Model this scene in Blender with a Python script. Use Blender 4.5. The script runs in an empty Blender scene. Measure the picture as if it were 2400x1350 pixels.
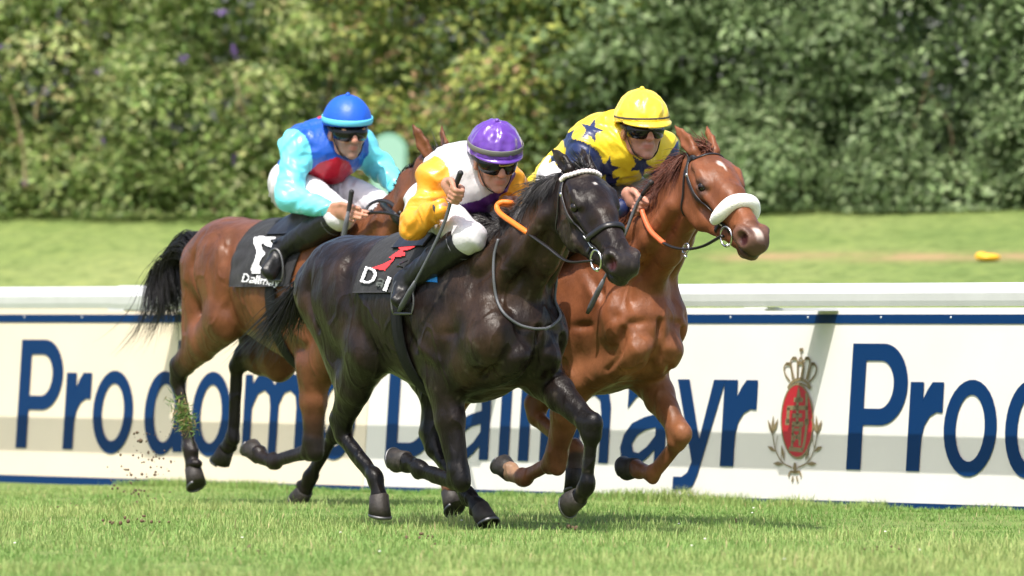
import bpy, math, random
import numpy as np
from mathutils import Vector, Matrix
random.seed(7)
RNG = np.random.default_rng(7)
SC = bpy.context.scene
COL = SC.collection

# ------------------------------------------------------------------ camera
# telephoto from the rail side: x = running direction along the track, y = towards the infield, z up
TH = math.radians(33.4)
CAM = np.array([31.42, -20.27, 0.938])
VD = np.array([-math.cos(TH), math.sin(TH), 0.0])      # level view direction
RD = np.array([math.sin(TH), math.cos(TH), 0.0])       # camera right
FPX = 20000.0
HORIZON = 738.0
PITCH = math.atan((HORIZON - 675.0) / FPX)
cam_d = bpy.data.cameras.new("camera")
cam = bpy.data.objects.new("camera", cam_d)
COL.objects.link(cam)
cam_d.sensor_width = 36.0
cam_d.lens = FPX * 36.0 / 2400.0
cam_d.clip_start = 1.0
cam_d.clip_end = 900.0
FWD = np.array([VD[0] * math.cos(PITCH), VD[1] * math.cos(PITCH), math.sin(PITCH)])
cam.location = CAM
cam.rotation_euler = Vector(FWD).to_track_quat('-Z', 'Y').to_euler()
cam_d.dof.use_dof = True
cam_d.dof.focus_distance = 37.4
cam_d.dof.aperture_fstop = 4.2
SC.camera = cam

# ------------------------------------------------------------------ light
SUN_EL = math.radians(60.0)
LIGHT_H = 0.385 * RD + 0.923 * VD                      # horizontal travel of the light
SUN_DIR = np.array([-LIGHT_H[0] * math.cos(SUN_EL), -LIGHT_H[1] * math.cos(SUN_EL), math.sin(SUN_EL)])
SUN_DIR = SUN_DIR / np.linalg.norm(SUN_DIR)
w = bpy.data.worlds.new("World")
SC.world = w
w.use_nodes = True
nt = w.node_tree
bg = nt.nodes["Background"]
sky = nt.nodes.new("ShaderNodeTexSky")
sky.sky_type = 'NISHITA'
sky.sun_disc = False
sky.dust_density = 4.0
sky.ozone_density = .6
sky.sun_elevation = SUN_EL
sky.sun_rotation = math.atan2(SUN_DIR[0], SUN_DIR[1])
nt.links.new(sky.outputs[0], bg.inputs[0])
bg.inputs[1].default_value = 0.15
sl = bpy.data.lights.new("sun", 'SUN')
sl.energy = 3.4
sl.angle = math.radians(0.5)
sl.color = (1.0, 0.955, 0.88)
so = bpy.data.objects.new("sun", sl)
COL.objects.link(so)
so.rotation_euler = Vector(-SUN_DIR).to_track_quat('-Z', 'Y').to_euler()
so.location = SUN_DIR * 60
SC.view_settings.view_transform = 'Standard'
SC.view_settings.look = 'None'
SC.view_settings.exposure = 0.78
SC.view_settings.gamma = 1.0
# ------------------------------------------------------------------ helpers
V3 = lambda *a: np.array(a, dtype=float)
def unit(a):
    a = np.asarray(a, float); n = np.linalg.norm(a)
    return a / n if n > 1e-12 else a
CUP = np.cross(RD, FWD)
def ray(u, v):
    "direction of the sight line through a point of the 2400x1350 photograph"
    d = FWD * FPX + RD * (u - 1200.0) + CUP * (675.0 - v)
    return d / np.linalg.norm(d)
def hit_plane(u, v, p0, n):
    d = ray(u, v); t = np.dot(p0 - CAM, n) / np.dot(d, n)
    return CAM + d * t
def at_depth(u, v, D):
    d = ray(u, v); return CAM + d * (D / np.dot(d, VD))

def tag(o, label=None, cat=None, group=None, kind=None):
    if label: o['label'] = label
    if cat: o['category'] = cat
    if group: o['group'] = group
    if kind: o['kind'] = kind
    return o
def empty(name, M=None):
    o = bpy.data.objects.new(name, None); COL.objects.link(o)
    o.empty_display_size = 0.2
    if M is not None: o.matrix_world = Matrix(M.tolist())
    return o
def mesh_np(name, Vt, F, mat=None, parent=None, smooth=True, col=None):
    "one mesh object from numpy verts and a list of face arrays (each n x k)"
    me = bpy.data.meshes.new(name)
    Vt = np.asarray(Vt, np.float32)
    if isinstance(F, np.ndarray): F = [F]
    F = [np.asarray(f, np.int32) for f in F if len(f)]
    me.vertices.add(len(Vt)); me.vertices.foreach_set("co", Vt.ravel())
    nl = sum(f.size for f in F); npoly = sum(len(f) for f in F)
    me.loops.add(nl); me.polygons.add(npoly)
    me.loops.foreach_set("vertex_index", np.concatenate([f.ravel() for f in F]))
    tot = np.concatenate([np.full(len(f), f.shape[1], np.int32) for f in F])
    st = np.concatenate([[0], np.cumsum(tot)[:-1]]).astype(np.int32)
    me.polygons.foreach_set("loop_start", st)
    me.polygons.foreach_set("use_smooth", np.full(npoly, smooth, bool))
    me.update(calc_edges=True)
    if col is not None:
        ca = me.color_attributes.new("Col", 'FLOAT_COLOR', 'POINT')
        c = np.ones((len(Vt), 4), np.float32); c[:, :3] = col
        ca.data.foreach_set("color", c.ravel())
    o = bpy.data.objects.new(name, me); COL.objects.link(o)
    if mat: me.materials.append(mat)
    if parent: o.parent = parent
    return o
class MB:
    "collects simple shapes into one mesh"
    def __init__(s): s.v = []; s.f = {}; s.n = 0; s.c = []
    def add(s, V, F, col=None):
        V = np.asarray(V, float); s.v.append(V)
        if isinstance(F, np.ndarray): F = [F]
        for f in F:
            f = np.asarray(f, int)
            if len(f): s.f.setdefault(f.shape[1], []).append(f + s.n)
        s.c.append(np.tile(np.asarray(col if col is not None else (1, 1, 1), float), (len(V), 1)) if col is None or np.ndim(col) == 1 else np.asarray(col))
        s.n += len(V); return s
    def box(s, c, size, R=None, col=None):
        q = np.array([[x, y, z] for x in (-.5, .5) for y in (-.5, .5) for z in (-.5, .5)]) * np.asarray(size)
        if R is not None: q = q @ np.asarray(R).T
        return s.add(q + np.asarray(c), np.array([[0, 1, 3, 2], [4, 6, 7, 5], [0, 4, 5, 1], [2, 3, 7, 6], [0, 2, 6, 4], [1, 5, 7, 3]]), col)
    def tube(s, P, r, n=8, closed=False, flat=None, side=None, cap=True, col=None):
        P = np.asarray(P, float); m = len(P)
        r = np.full(m, r, float) if np.ndim(r) == 0 else np.asarray(r, float)
        T = np.gradient(P, axis=0) if not closed else np.roll(P, -1, 0) - np.roll(P, 1, 0)
        T /= np.maximum(np.linalg.norm(T, axis=1, keepdims=True), 1e-9)
        if side is None:
            a = np.cross(T[0], [0, 0, 1.0]); 
            if np.linalg.norm(a) < .1: a = np.cross(T[0], [0, 1.0, 0])
            A = []; a = unit(a)
            for t in T:
                a = unit(a - t * np.dot(a, t)); A.append(a)
            A = np.array(A)
        else:
            A = np.broadcast_to(np.asarray(side, float), P.shape)
            A = A - T * np.sum(A * T, 1, keepdims=True); A /= np.maximum(np.linalg.norm(A, axis=1, keepdims=True), 1e-9)
        B = np.cross(T, A)
        fl = 1.0 if flat is None else flat
        an = np.arange(n) * 2 * np.pi / n
        ring = P[:, None, :] + r[:, None, None] * (np.cos(an)[None, :, None] * A[:, None, :] + fl * np.sin(an)[None, :, None] * B[:, None, :])
        V = ring.reshape(-1, 3); F = []
        mm = m if closed else m - 1
        i = np.arange(mm)[:, None]; j = np.arange(n)[None, :]
        i2 = (i + 1) % m; j2 = (j + 1) % n
        F = np.stack(np.broadcast_arrays(i * n + j, i * n + j2, i2 * n + j2, i2 * n + j), -1).reshape(-1, 4)[:, ::-1]
        fs = [F]
        if cap and not closed:
            fs.append(np.arange(n)[None, :]); fs.append((np.arange(n)[::-1] + (m - 1) * n)[None, :])
        return s.add(V, fs, col)
    def ball(s, c, r, R=None, nu=16, nv=10, col=None):
        th = np.linspace(0, np.pi, nv + 1)[1:-1]; ph = np.arange(nu) * 2 * np.pi / nu
        q = np.stack([np.outer(np.sin(th), np.cos(ph)), np.outer(np.sin(th), np.sin(ph)), np.outer(np.cos(th), np.ones(nu))], -1).reshape(-1, 3)
        q = np.vstack([q, [[0, 0, 1]], [[0, 0, -1]]]) * np.asarray(r, float)
        if R is not None: q = q @ np.asarray(R).T
        m = nv - 1; i = np.arange(m - 1)[:, None]; j = np.arange(nu)[None, :]; j2 = (j + 1) % nu
        F = np.stack(np.broadcast_arrays(i * nu + j, (i + 1) * nu + j, (i + 1) * nu + j2, i * nu + j2), -1).reshape(-1, 4)
        jj = np.arange(nu); t1 = np.stack([np.full(nu, m * nu), jj, (jj + 1) % nu], -1)
        b = (m - 1) * nu; t2 = np.stack([np.full(nu, m * nu + 1), b + (jj + 1) % nu, b + jj], -1)
        return s.add(q + np.asarray(c), [F, np.vstack([t1, t2])], col)
    def build(s, name, mat=None, parent=None, smooth=True, col=False):
        return mesh_np(name, np.vstack(s.v), [np.vstack(f) for f in s.f.values()], mat, parent, smooth, np.vstack(s.c) if col else None)

def spline(P, n=8):
    "Catmull-Rom through the points"
    P = np.asarray(P, float); Q = np.vstack([2 * P[0] - P[1], P, 2 * P[-1] - P[-2]]); out = []
    for i in range(1, len(Q) - 2):
        p0, p1, p2, p3 = Q[i - 1], Q[i], Q[i + 1], Q[i + 2]
        for t in np.arange(n) / n:
            out.append(.5 * ((2 * p1) + (-p0 + p2) * t + (2 * p0 - 5 * p1 + 4 * p2 - p3) * t * t + (-p0 + 3 * p1 - 3 * p2 + p3) * t ** 3))
    out.append(P[-1]); return np.array(out)

# ---- smooth-blended solids, meshed by surface nets
class Field:
    def __init__(s): s.p = []
    def ecap(s, a, b, ra, rb, side=(0, 1, 0), k=.03, sub=False):
        "elliptic capsule: ra, rb = (half width along side, half depth)"
        a = np.asarray(a, float); b = np.asarray(b, float)
        ra = (ra, ra) if np.ndim(ra) == 0 else ra; rb = (rb, rb) if np.ndim(rb) == 0 else rb
        t = unit(b - a); sd = np.asarray(side, float); sd = sd - t * np.dot(sd, t)
        if np.linalg.norm(sd) < 1e-3: sd = np.cross(t, [1, 0, 0.3])
        sd = unit(sd); n = np.cross(t, sd)
        s.p.append(('c', (a, b, np.array(ra, float), np.array(rb, float), t, sd, n), k, sub)); return s
    def chain(s, pts, rad, side=(0, 1, 0), k=.02, k0=None):
        for i in range(len(pts) - 1):
            s.ecap(pts[i], pts[i + 1], rad[i], rad[i + 1], side, (k0 if (i == 0 and k0) else k))
        return s
    def ell(s, c, r, R=None, k=.03, sub=False):
        s.p.append(('e', (np.asarray(c, float), np.asarray(r, float), np.eye(3) if R is None else np.asarray(R, float)), k, sub)); return s
    def sub_list(s, i, j=None):
        f = Field(); f.p = s.p[i:j]; return f
    @staticmethod
    def dist(p, P):
        if p[0] == 'c':
            a, b, ra, rb, t, sd, n = p[1]
            q = P - a.astype(P.dtype); L = np.linalg.norm(b - a)
            ax = q @ t.astype(P.dtype); l = q @ sd.astype(P.dtype); nn = q @ n.astype(P.dtype)
            tt = np.clip(ax / L, 0, 1); ax = ax - tt * L
            hw = ra[0] + (rb[0] - ra[0]) * tt; hd = ra[1] + (rb[1] - ra[1]) * tt
            m = np.minimum(hw, hd)
            l /= hw; nn /= hd; ax = ax / m
            k0 = np.sqrt(l * l + nn * nn + ax * ax) + 1e-9
            l /= hw; nn /= hd; ax /= m
            k1 = np.sqrt(l * l + nn * nn + ax * ax) + 1e-9
            return k0 * (k0 - 1) / k1
        c, r, R = p[1]
        q = ((P - c.astype(P.dtype)) @ R.astype(P.dtype)) / r.astype(P.dtype)
        k0 = np.sqrt((q * q).sum(-1)) + 1e-9
        q = q / r.astype(P.dtype)
        return k0 * (k0 - 1) / (np.sqrt((q * q).sum(-1)) + 1e-9)
    @staticmethod
    def box(p):
        if p[0] == 'c':
            a, b, ra, rb = p[1][:4]; m = max(ra.max(), rb.max())
            return np.minimum(a, b) - m, np.maximum(a, b) + m
        c, r, R = p[1]; e = np.sqrt(((R * r) ** 2).sum(1)); return c - e, c + e
    @staticmethod
    def blend(F, d, k, sub):
        if sub:
            d = -d; h = np.maximum(k - np.abs(F - d), 0) / k
            return np.maximum(F, d) + h * h * k * .25
        h = np.maximum(k - np.abs(F - d), 0) / k
        return np.minimum(F, d) - h * h * k * .25
    def at(s, P):
        P = np.asarray(P, float); F = np.full(P.shape[:-1], 1.0)
        for p in s.p: F = s.blend(F, s.dist(p, P), p[2], p[3])
        return F
    def grad(s, P, e=.004):
        G = np.stack([s.at(P + np.eye(3)[i] * e) - s.at(P - np.eye(3)[i] * e) for i in range(3)], -1)
        return G / np.maximum(np.linalg.norm(G, axis=-1, keepdims=True), 1e-9)
    def snap(s, P, off=0., it=7):
        P = np.array(P, float)
        for _ in range(it): P = P - s.grad(P) * (s.at(P) - off)[..., None] * .9
        return P, s.grad(P)
    def cast(s, o, d, tmax=3., off=0., n=90):
        "first point along o + t d where the distance drops to off (arrays)"
        t = np.zeros(o.shape[:-1])
        for _ in range(n): t = np.minimum(t + (s.at(o + d * t[..., None]) - off) * .6, tmax)
        return o + d * t[..., None]
    def mesh(s, h, smooth=1, off=0.):
        bs = [s.box(p) for p in s.p if not p[3]]
        lo = np.min([b[0] for b in bs], 0) - 3 * h - off; hi = np.max([b[1] for b in bs], 0) + 3 * h + off
        n = np.ceil((hi - lo) / h).astype(int) + 1
        F = np.full(n, 1.0, np.float32)
        for p in s.p:
            a, b = s.box(p); pad = p[2] + 3 * h + off
            i0 = np.maximum(((a - pad - lo) / h).astype(int), 0); i1 = np.minimum(((b + pad - lo) / h).astype(int) + 2, n)
            if (i1 <= i0).any(): continue
            ax = [(lo[q] + h * np.arange(i0[q], i1[q])).astype(np.float32) for q in range(3)]
            P = np.stack(np.meshgrid(*ax, indexing='ij'), -1)
            sl = tuple(slice(i0[q], i1[q]) for q in range(3))
            F[sl] = s.blend(F[sl], s.dist(p, P).astype(np.float32), p[2], p[3])
        if off: F -= off
        return nets(F, lo, h, smooth)

def nets(F, lo, h, smooth=1):
    S = F < 0
    c = [S[i:F.shape[0] - 1 + i, j:F.shape[1] - 1 + j, k:F.shape[2] - 1 + k] for i in (0, 1) for j in (0, 1) for k in (0, 1)]
    al = c[0].copy(); an = c[0].copy()
    for q in c[1:]: al &= q; an |= q
    cells = np.argwhere(an & ~al)
    idx = np.full(an.shape, -1, np.int32); idx[tuple(cells.T)] = np.arange(len(cells))
    cor = np.array([[i, j, k] for i in (0, 1) for j in (0, 1) for k in (0, 1)])
    val = np.stack([F[tuple((cells + q).T)] for q in cor], 1).astype(float)
    acc = np.zeros((len(cells), 3)); cnt = np.zeros(len(cells))
    for a in range(8):
        for b in range(a + 1, 8):
            if np.abs(cor[a] - cor[b]).sum() != 1: continue
            m = (val[:, a] < 0) != (val[:, b] < 0)
            t = val[m, a] / (val[m, a] - val[m, b])
            acc[m] += cor[a] + t[:, None] * (cor[b] - cor[a]); cnt[m] += 1
    V = lo + h * (cells + acc / cnt[:, None])
    Q = []
    for ax in range(3):
        o = [q for q in range(3) if q != ax]
        sl0 = [slice(None)] * 3; sl1 = [slice(None)] * 3
        sl0[ax] = slice(0, -1); sl1[ax] = slice(1, None)
        A = S[tuple(sl0)]; B = S[tuple(sl1)]
        e = np.argwhere(A != B); e = e[(e[:, o[0]] > 0) & (e[:, o[1]] > 0) & (e[:, o[0]] < F.shape[o[0]] - 1) & (e[:, o[1]] < F.shape[o[1]] - 1)]
        inside = A[tuple(e.T)]
        d0 = np.zeros(3, int); d0[o[0]] = 1; d1 = np.zeros(3, int); d1[o[1]] = 1
        q = np.stack([idx[tuple((e - d0 - d1).T)], idx[tuple((e - d1).T)], idx[tuple(e.T)], idx[tuple((e - d0).T)]], 1)
        flip = inside if ax != 1 else ~inside
        q[~flip] = q[~flip][:, ::-1]; Q.append(q)
    Q = np.vstack(Q)
    for _ in range(smooth):
        E = np.vstack([Q[:, [0, 1]], Q[:, [1, 2]], Q[:, [2, 3]], Q[:, [3, 0]]])
        n = len(V); deg = np.bincount(E[:, 0], minlength=n) + np.bincount(E[:, 1], minlength=n)
        W = np.stack([np.bincount(E[:, 0], V[E[:, 1], i], n) + np.bincount(E[:, 1], V[E[:, 0], i], n) for i in range(3)], 1) / np.maximum(deg, 1)[:, None]
        V = V + .6 * (W - V)
    return V, Q
def vnormals(V, Q):
    N = np.cross(V[Q[:, 2]] - V[Q[:, 0]], V[Q[:, 3]] - V[Q[:, 1]]) if Q.shape[1] == 4 else np.cross(V[Q[:, 1]] - V[Q[:, 0]], V[Q[:, 2]] - V[Q[:, 0]])
    out = np.stack([sum(np.bincount(Q[:, j], N[:, i], len(V)) for j in range(Q.shape[1])) for i in range(3)], 1)
    return out / np.maximum(np.linalg.norm(out, axis=1, keepdims=True), 1e-12)
def sst(a, b, x):
    t = np.clip((x - a) / (b - a), 0, 1); return t * t * (3 - 2 * t)
def seg_dist(P, a, b):
    a = np.asarray(a, float); b = np.asarray(b, float); ba = b - a
    t = np.clip((P - a) @ ba / max(ba @ ba, 1e-9), 0, 1); return np.linalg.norm(P - a - t[:, None] * ba, axis=1)
def vnoise(P, seed=0):
    "smooth value noise in -1..1"
    P = np.asarray(P, float); i = np.floor(P).astype(np.int64); f = P - i; f = f * f * (3 - 2 * f); out = 0.
    for dx in (0, 1):
        for dy in (0, 1):
            for dz in (0, 1):
                q = (i[..., 0] + dx) * 374761393 + (i[..., 1] + dy) * 668265263 + (i[..., 2] + dz) * 2147483647 + seed * 1442695
                q = (q ^ (q >> 13)) * 1274126177; q = (q ^ (q >> 16)) & 0xffff
                out = out + (q / 32767.5 - 1) * np.where(dx, f[..., 0], 1 - f[..., 0]) * np.where(dy, f[..., 1], 1 - f[..., 1]) * np.where(dz, f[..., 2], 1 - f[..., 2])
    return out

# ---- materials
def mat(name, color=(.5, .5, .5), rough=.5, metal=0., spec=.5, attr=False, noise=None, bump=None, trans=0., sheen=0., coat=0., veins=None):
    m = bpy.data.materials.new(name); m.use_nodes = True
    t = m.node_tree; b = t.nodes["Principled BSDF"]
    b.inputs["Base Color"].default_value = (*color, 1); b.inputs["Roughness"].default_value = rough
    b.inputs["Metallic"].default_value = metal; b.inputs["Specular IOR Level"].default_value = spec
    if sheen: b.inputs["Sheen Weight"].default_value = sheen; b.inputs["Sheen Roughness"].default_value = .4
    if coat: b.inputs["Coat Weight"].default_value = coat; b.inputs["Coat Roughness"].default_value = .15
    src = None
    if attr:
        a = t.nodes.new("ShaderNodeAttribute"); a.attribute_name = "Col"; src = a.outputs["Color"]
    tc = t.nodes.new("ShaderNodeTexCoord")
    def nz(scale, detail=4, rg=.6, stretch=None):
        n = t.nodes.new("ShaderNodeTexNoise"); n.inputs["Scale"].default_value = scale; n.inputs["Detail"].default_value = detail
        n.inputs["Roughness"].default_value = rg
        if stretch is not None:
            mp = t.nodes.new("ShaderNodeMapping"); mp.inputs["Scale"].default_value = stretch
            t.links.new(tc.outputs["Object"], mp.inputs[0]); t.links.new(mp.outputs[0], n.inputs["Vector"])
        else: t.links.new(tc.outputs["Object"], n.inputs["Vector"])
        return n
    if noise:                                   # (scale, low, high[, stretch]) multiplies the colour
        n = nz(noise[0], 5, .6, noise[3] if len(noise) > 3 else None)
        r = t.nodes.new("ShaderNodeMapRange"); r.inputs["From Min"].default_value = .3; r.inputs["From Max"].default_value = .7
        r.inputs["To Min"].default_value = noise[1]; r.inputs["To Max"].default_value = noise[2]
        t.links.new(n.outputs["Fac"], r.inputs["Value"])
        x = t.nodes.new("ShaderNodeMix"); x.data_type = 'RGBA'; x.blend_type = 'MULTIPLY'; x.inputs["Factor"].default_value = 1
        if src is None: x.inputs["A"].default_value = (*color, 1)
        else: t.links.new(src, x.inputs["A"])
        t.links.new(r.outputs["Result"], x.inputs["B"]); src = x.outputs["Result"]
    if src is not None: t.links.new(src, b.inputs["Base Color"])
    if bump:                                    # list of (scale, strength, stretch)
        prev = None
        for bs in bump:
            n = nz(bs[0], 4, .55, bs[2] if len(bs) > 2 else None)
            bp = t.nodes.new("ShaderNodeBump"); bp.inputs["Strength"].default_value = 1.0; bp.inputs["Distance"].default_value = bs[1]
            t.links.new(n.outputs["Fac"], bp.inputs["Height"])
            if prev: t.links.new(prev, bp.inputs["Normal"])
            prev = bp.outputs["Normal"]
        if veins:                                # (scale, height, stretch): thin branching ridges
            n = nz(veins[0], 2, .5, veins[2]); cr = t.nodes.new("ShaderNodeValToRGB"); e = cr.color_ramp.elements
            e[0].position = .46; e[0].color = (0, 0, 0, 1); e[1].position = .54; e[1].color = (0, 0, 0, 1); x = e.new(.5); x.color = (1, 1, 1, 1)
            t.links.new(n.outputs["Fac"], cr.inputs[0]); bp = t.nodes.new("ShaderNodeBump"); bp.inputs["Distance"].default_value = veins[1]
            t.links.new(cr.outputs[0], bp.inputs["Height"]); t.links.new(prev, bp.inputs["Normal"]); prev = bp.outputs["Normal"]
        t.links.new(prev, b.inputs["Normal"])
    if trans:
        tr = t.nodes.new("ShaderNodeBsdfTranslucent"); mx = t.nodes.new("ShaderNodeMixShader"); mx.inputs[0].default_value = trans
        if src is not None: t.links.new(src, tr.inputs[0])
        else: tr.inputs[0].default_value = (*color, 1)
        t.links.new(b.outputs[0], mx.inputs[1]); t.links.new(tr.outputs[0], mx.inputs[2])
        t.links.new(mx.outputs[0], t.nodes["Material Output"].inputs[0])
    return m
M = {}
# ------------------------------------------------------------------ setting
from mathutils.geometry import tessellate_polygon
TILT = math.radians(4.1)
B0 = at_depth(1200, 1165, 43.9); B0[2] = 0.0                # foot of the advertising boards
YB = B0[1]
BN = V3(0, -math.cos(TILT), math.sin(TILT))                 # board face normal, towards the track
BU = V3(0, math.sin(TILT), math.cos(TILT))                  # up the board
def bp(u, v):
    q = hit_plane(u, v, B0, BN) - B0; return np.array([q[0], q @ BU])
def b3(s, t, off=0.): return B0 + V3(1, 0, 0) * s + BU * t + BN * off
def lat_dep(x, y):
    return (x - CAM[0]) * RD[0] + (y - CAM[1]) * RD[1], (x - CAM[0]) * VD[0] + (y - CAM[1]) * VD[1]
def hedge_D(lat): return 63.0 - 0.45 * np.clip(lat, -14, 14)
def ground_z(x, y):
    lat, D = lat_dep(x, y)
    Db = (YB + .35 - CAM[1] - lat * RD[1]) / VD[1]           # distance of the board line on this sight line
    Dh = np.maximum(hedge_D(lat), Db + 4)
    vh = 494 - 2.2 * np.clip(lat, -8, 8)
    zh = CAM[2] + (HORIZON - vh) * Dh / FPX
    t = (D - Db) / (Dh - Db)
    z = zh * np.where(t < 1, np.clip(t, 0, 1) ** .92, 1 + .55 * (1 - np.exp(-(np.maximum(t, 1) - 1) * .8)))
    z = np.where(t <= 0, 0, z)
    return z * sst(-.02, .10, t) + .012 * vnoise(np.stack([x * .5, y * .5, 0 * x], -1), 4) * (t < 0)

# turf track and the grassy bank: one sheet out past the horizon
def build_ground():
    a = np.concatenate([np.linspace(-220, -30, 12), np.linspace(-26, -9, 18), np.linspace(-8.5, 8.5, 86), np.linspace(9, 26, 18), np.linspace(30, 220, 12)])
    d = np.concatenate([np.linspace(-60, 18, 14), np.linspace(20, 90, 281), np.linspace(92, 420, 24)])
    A, Dd = np.meshgrid(a, d, indexing='ij')
    P = CAM[:2] + A[..., None] * RD[:2] + Dd[..., None] * VD[:2]
    Z = ground_z(P[..., 0], P[..., 1])
    V = np.concatenate([P, Z[..., None]], -1).reshape(-1, 3)
    na, nd = len(a), len(d); i = np.arange(na - 1)[:, None]; j = np.arange(nd - 1)[None, :]
    F = np.stack(np.broadcast_arrays(i * nd + j, i * nd + j + 1, (i + 1) * nd + j + 1, (i + 1) * nd + j), -1).reshape(-1, 4)
    m = bpy.data.materials.new('turf'); m.use_nodes = True; t = m.node_tree; b = t.nodes["Principled BSDF"]
    tc = t.nodes.new("ShaderNodeTexCoord")
    def noise(scale, st, rot=True, det=5):
        mp = t.nodes.new("ShaderNodeMapping"); mp.inputs["Rotation"].default_value = (0, 0, -math.atan2(RD[1], RD[0])); mp.vector_type = 'TEXTURE'
        mp.inputs["Rotation"].default_value = (0, 0, math.atan2(RD[1], RD[0]))
        n = t.nodes.new("ShaderNodeTexNoise"); n.inputs["Detail"].default_value = det; n.inputs["Scale"].default_value = scale; n.inputs["Roughness"].default_value = .62
        m2 = t.nodes.new("ShaderNodeMapping"); m2.inputs["Scale"].default_value = st
        t.links.new(tc.outputs["Object"], mp.inputs[0]); t.links.new(mp.outputs[0], m2.inputs[0]); t.links.new(m2.outputs[0], n.inputs["Vector"]); return n
    def ramp(n, cols):
        r = t.nodes.new("ShaderNodeValToRGB"); e = r.color_ramp.elements
        while len(e) < len(cols): e.new(.5)
        for k, (p, c) in enumerate(cols): e[k].position = p; e[k].color = (*c, 1)
        t.links.new(n.outputs["Fac"], r.inputs[0]); return r
    n1 = noise(.55, (.7, .22, 1)); r1 = ramp(n1, [(.30, (.105, .165, .046)), (.50, (.150, .205, .062)), (.70, (.21, .25, .09))])
    n2 = noise(9, (1, .5, 1)); r2 = ramp(n2, [(.30, (.62, .66, .56)), (.5, (1, 1, 1)), (.72, (1.3, 1.22, 1.1))])
    mx = t.nodes.new("ShaderNodeMix"); mx.data_type = 'RGBA'; mx.blend_type = 'MULTIPLY'; mx.inputs["Factor"].default_value = 1
    t.links.new(r1.outputs[0], mx.inputs["A"]); t.links.new(r2.outputs[0], mx.inputs["B"])
    # a worn, dry path across the bank
    at = t.nodes.new("ShaderNodeAttribute"); at.attribute_name = "Col"
    n3 = noise(2.2, (1, .3, 1)); mr = t.nodes.new("ShaderNodeMath"); mr.operation = 'MULTIPLY'; mr.use_clamp = True
    sx = t.nodes.new("ShaderNodeSeparateColor"); t.links.new(at.outputs["Color"], sx.inputs[0])
    t.links.new(sx.outputs[0], mr.inputs[0]); gt = t.nodes.new("ShaderNodeMapRange"); gt.inputs["From Min"].default_value = .35; gt.inputs["From Max"].default_value = .6; t.links.new(n3.outputs["Fac"], gt.inputs["Value"]); t.links.new(gt.outputs[0], mr.inputs[1])
    m3 = t.nodes.new("ShaderNodeMix"); m3.data_type = 'RGBA'; m3.inputs["B"].default_value = (.33, .22, .12, 1)
    t.links.new(mr.outputs[0], m3.inputs["Factor"]); t.links.new(mx.outputs["Result"], m3.inputs["A"]); t.links.new(m3.outputs["Result"], b.inputs["Base Color"])
    b.inputs["Roughness"].default_value = .9; b.inputs["Specular IOR Level"].default_value = .1
    bp_ = t.nodes.new("ShaderNodeBump"); bp_.inputs["Distance"].default_value = .05; bp_.inputs["Strength"].default_value = .6
    n4 = noise(14, (1, .6, 1)); t.links.new(n4.outputs["Fac"], bp_.inputs["Height"]); t.links.new(bp_.outputs[0], b.inputs["Normal"])
    lat, D = lat_dep(V[:, 0], V[:, 1])
    vv = HORIZON - (V[:, 2] - CAM[2]) * FPX / np.maximum(D, 1)
    c = np.exp(-((vv - 602) / 9) ** 2) * sst(1.0, 1.6, lat) * sst(9, 5, lat) * (D > 44) * (D < 64)
    o = mesh_np('ground', V, F, m, None, True, np.stack([c, c, c], 1)); tag(o, kind='structure')
build_ground()

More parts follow.
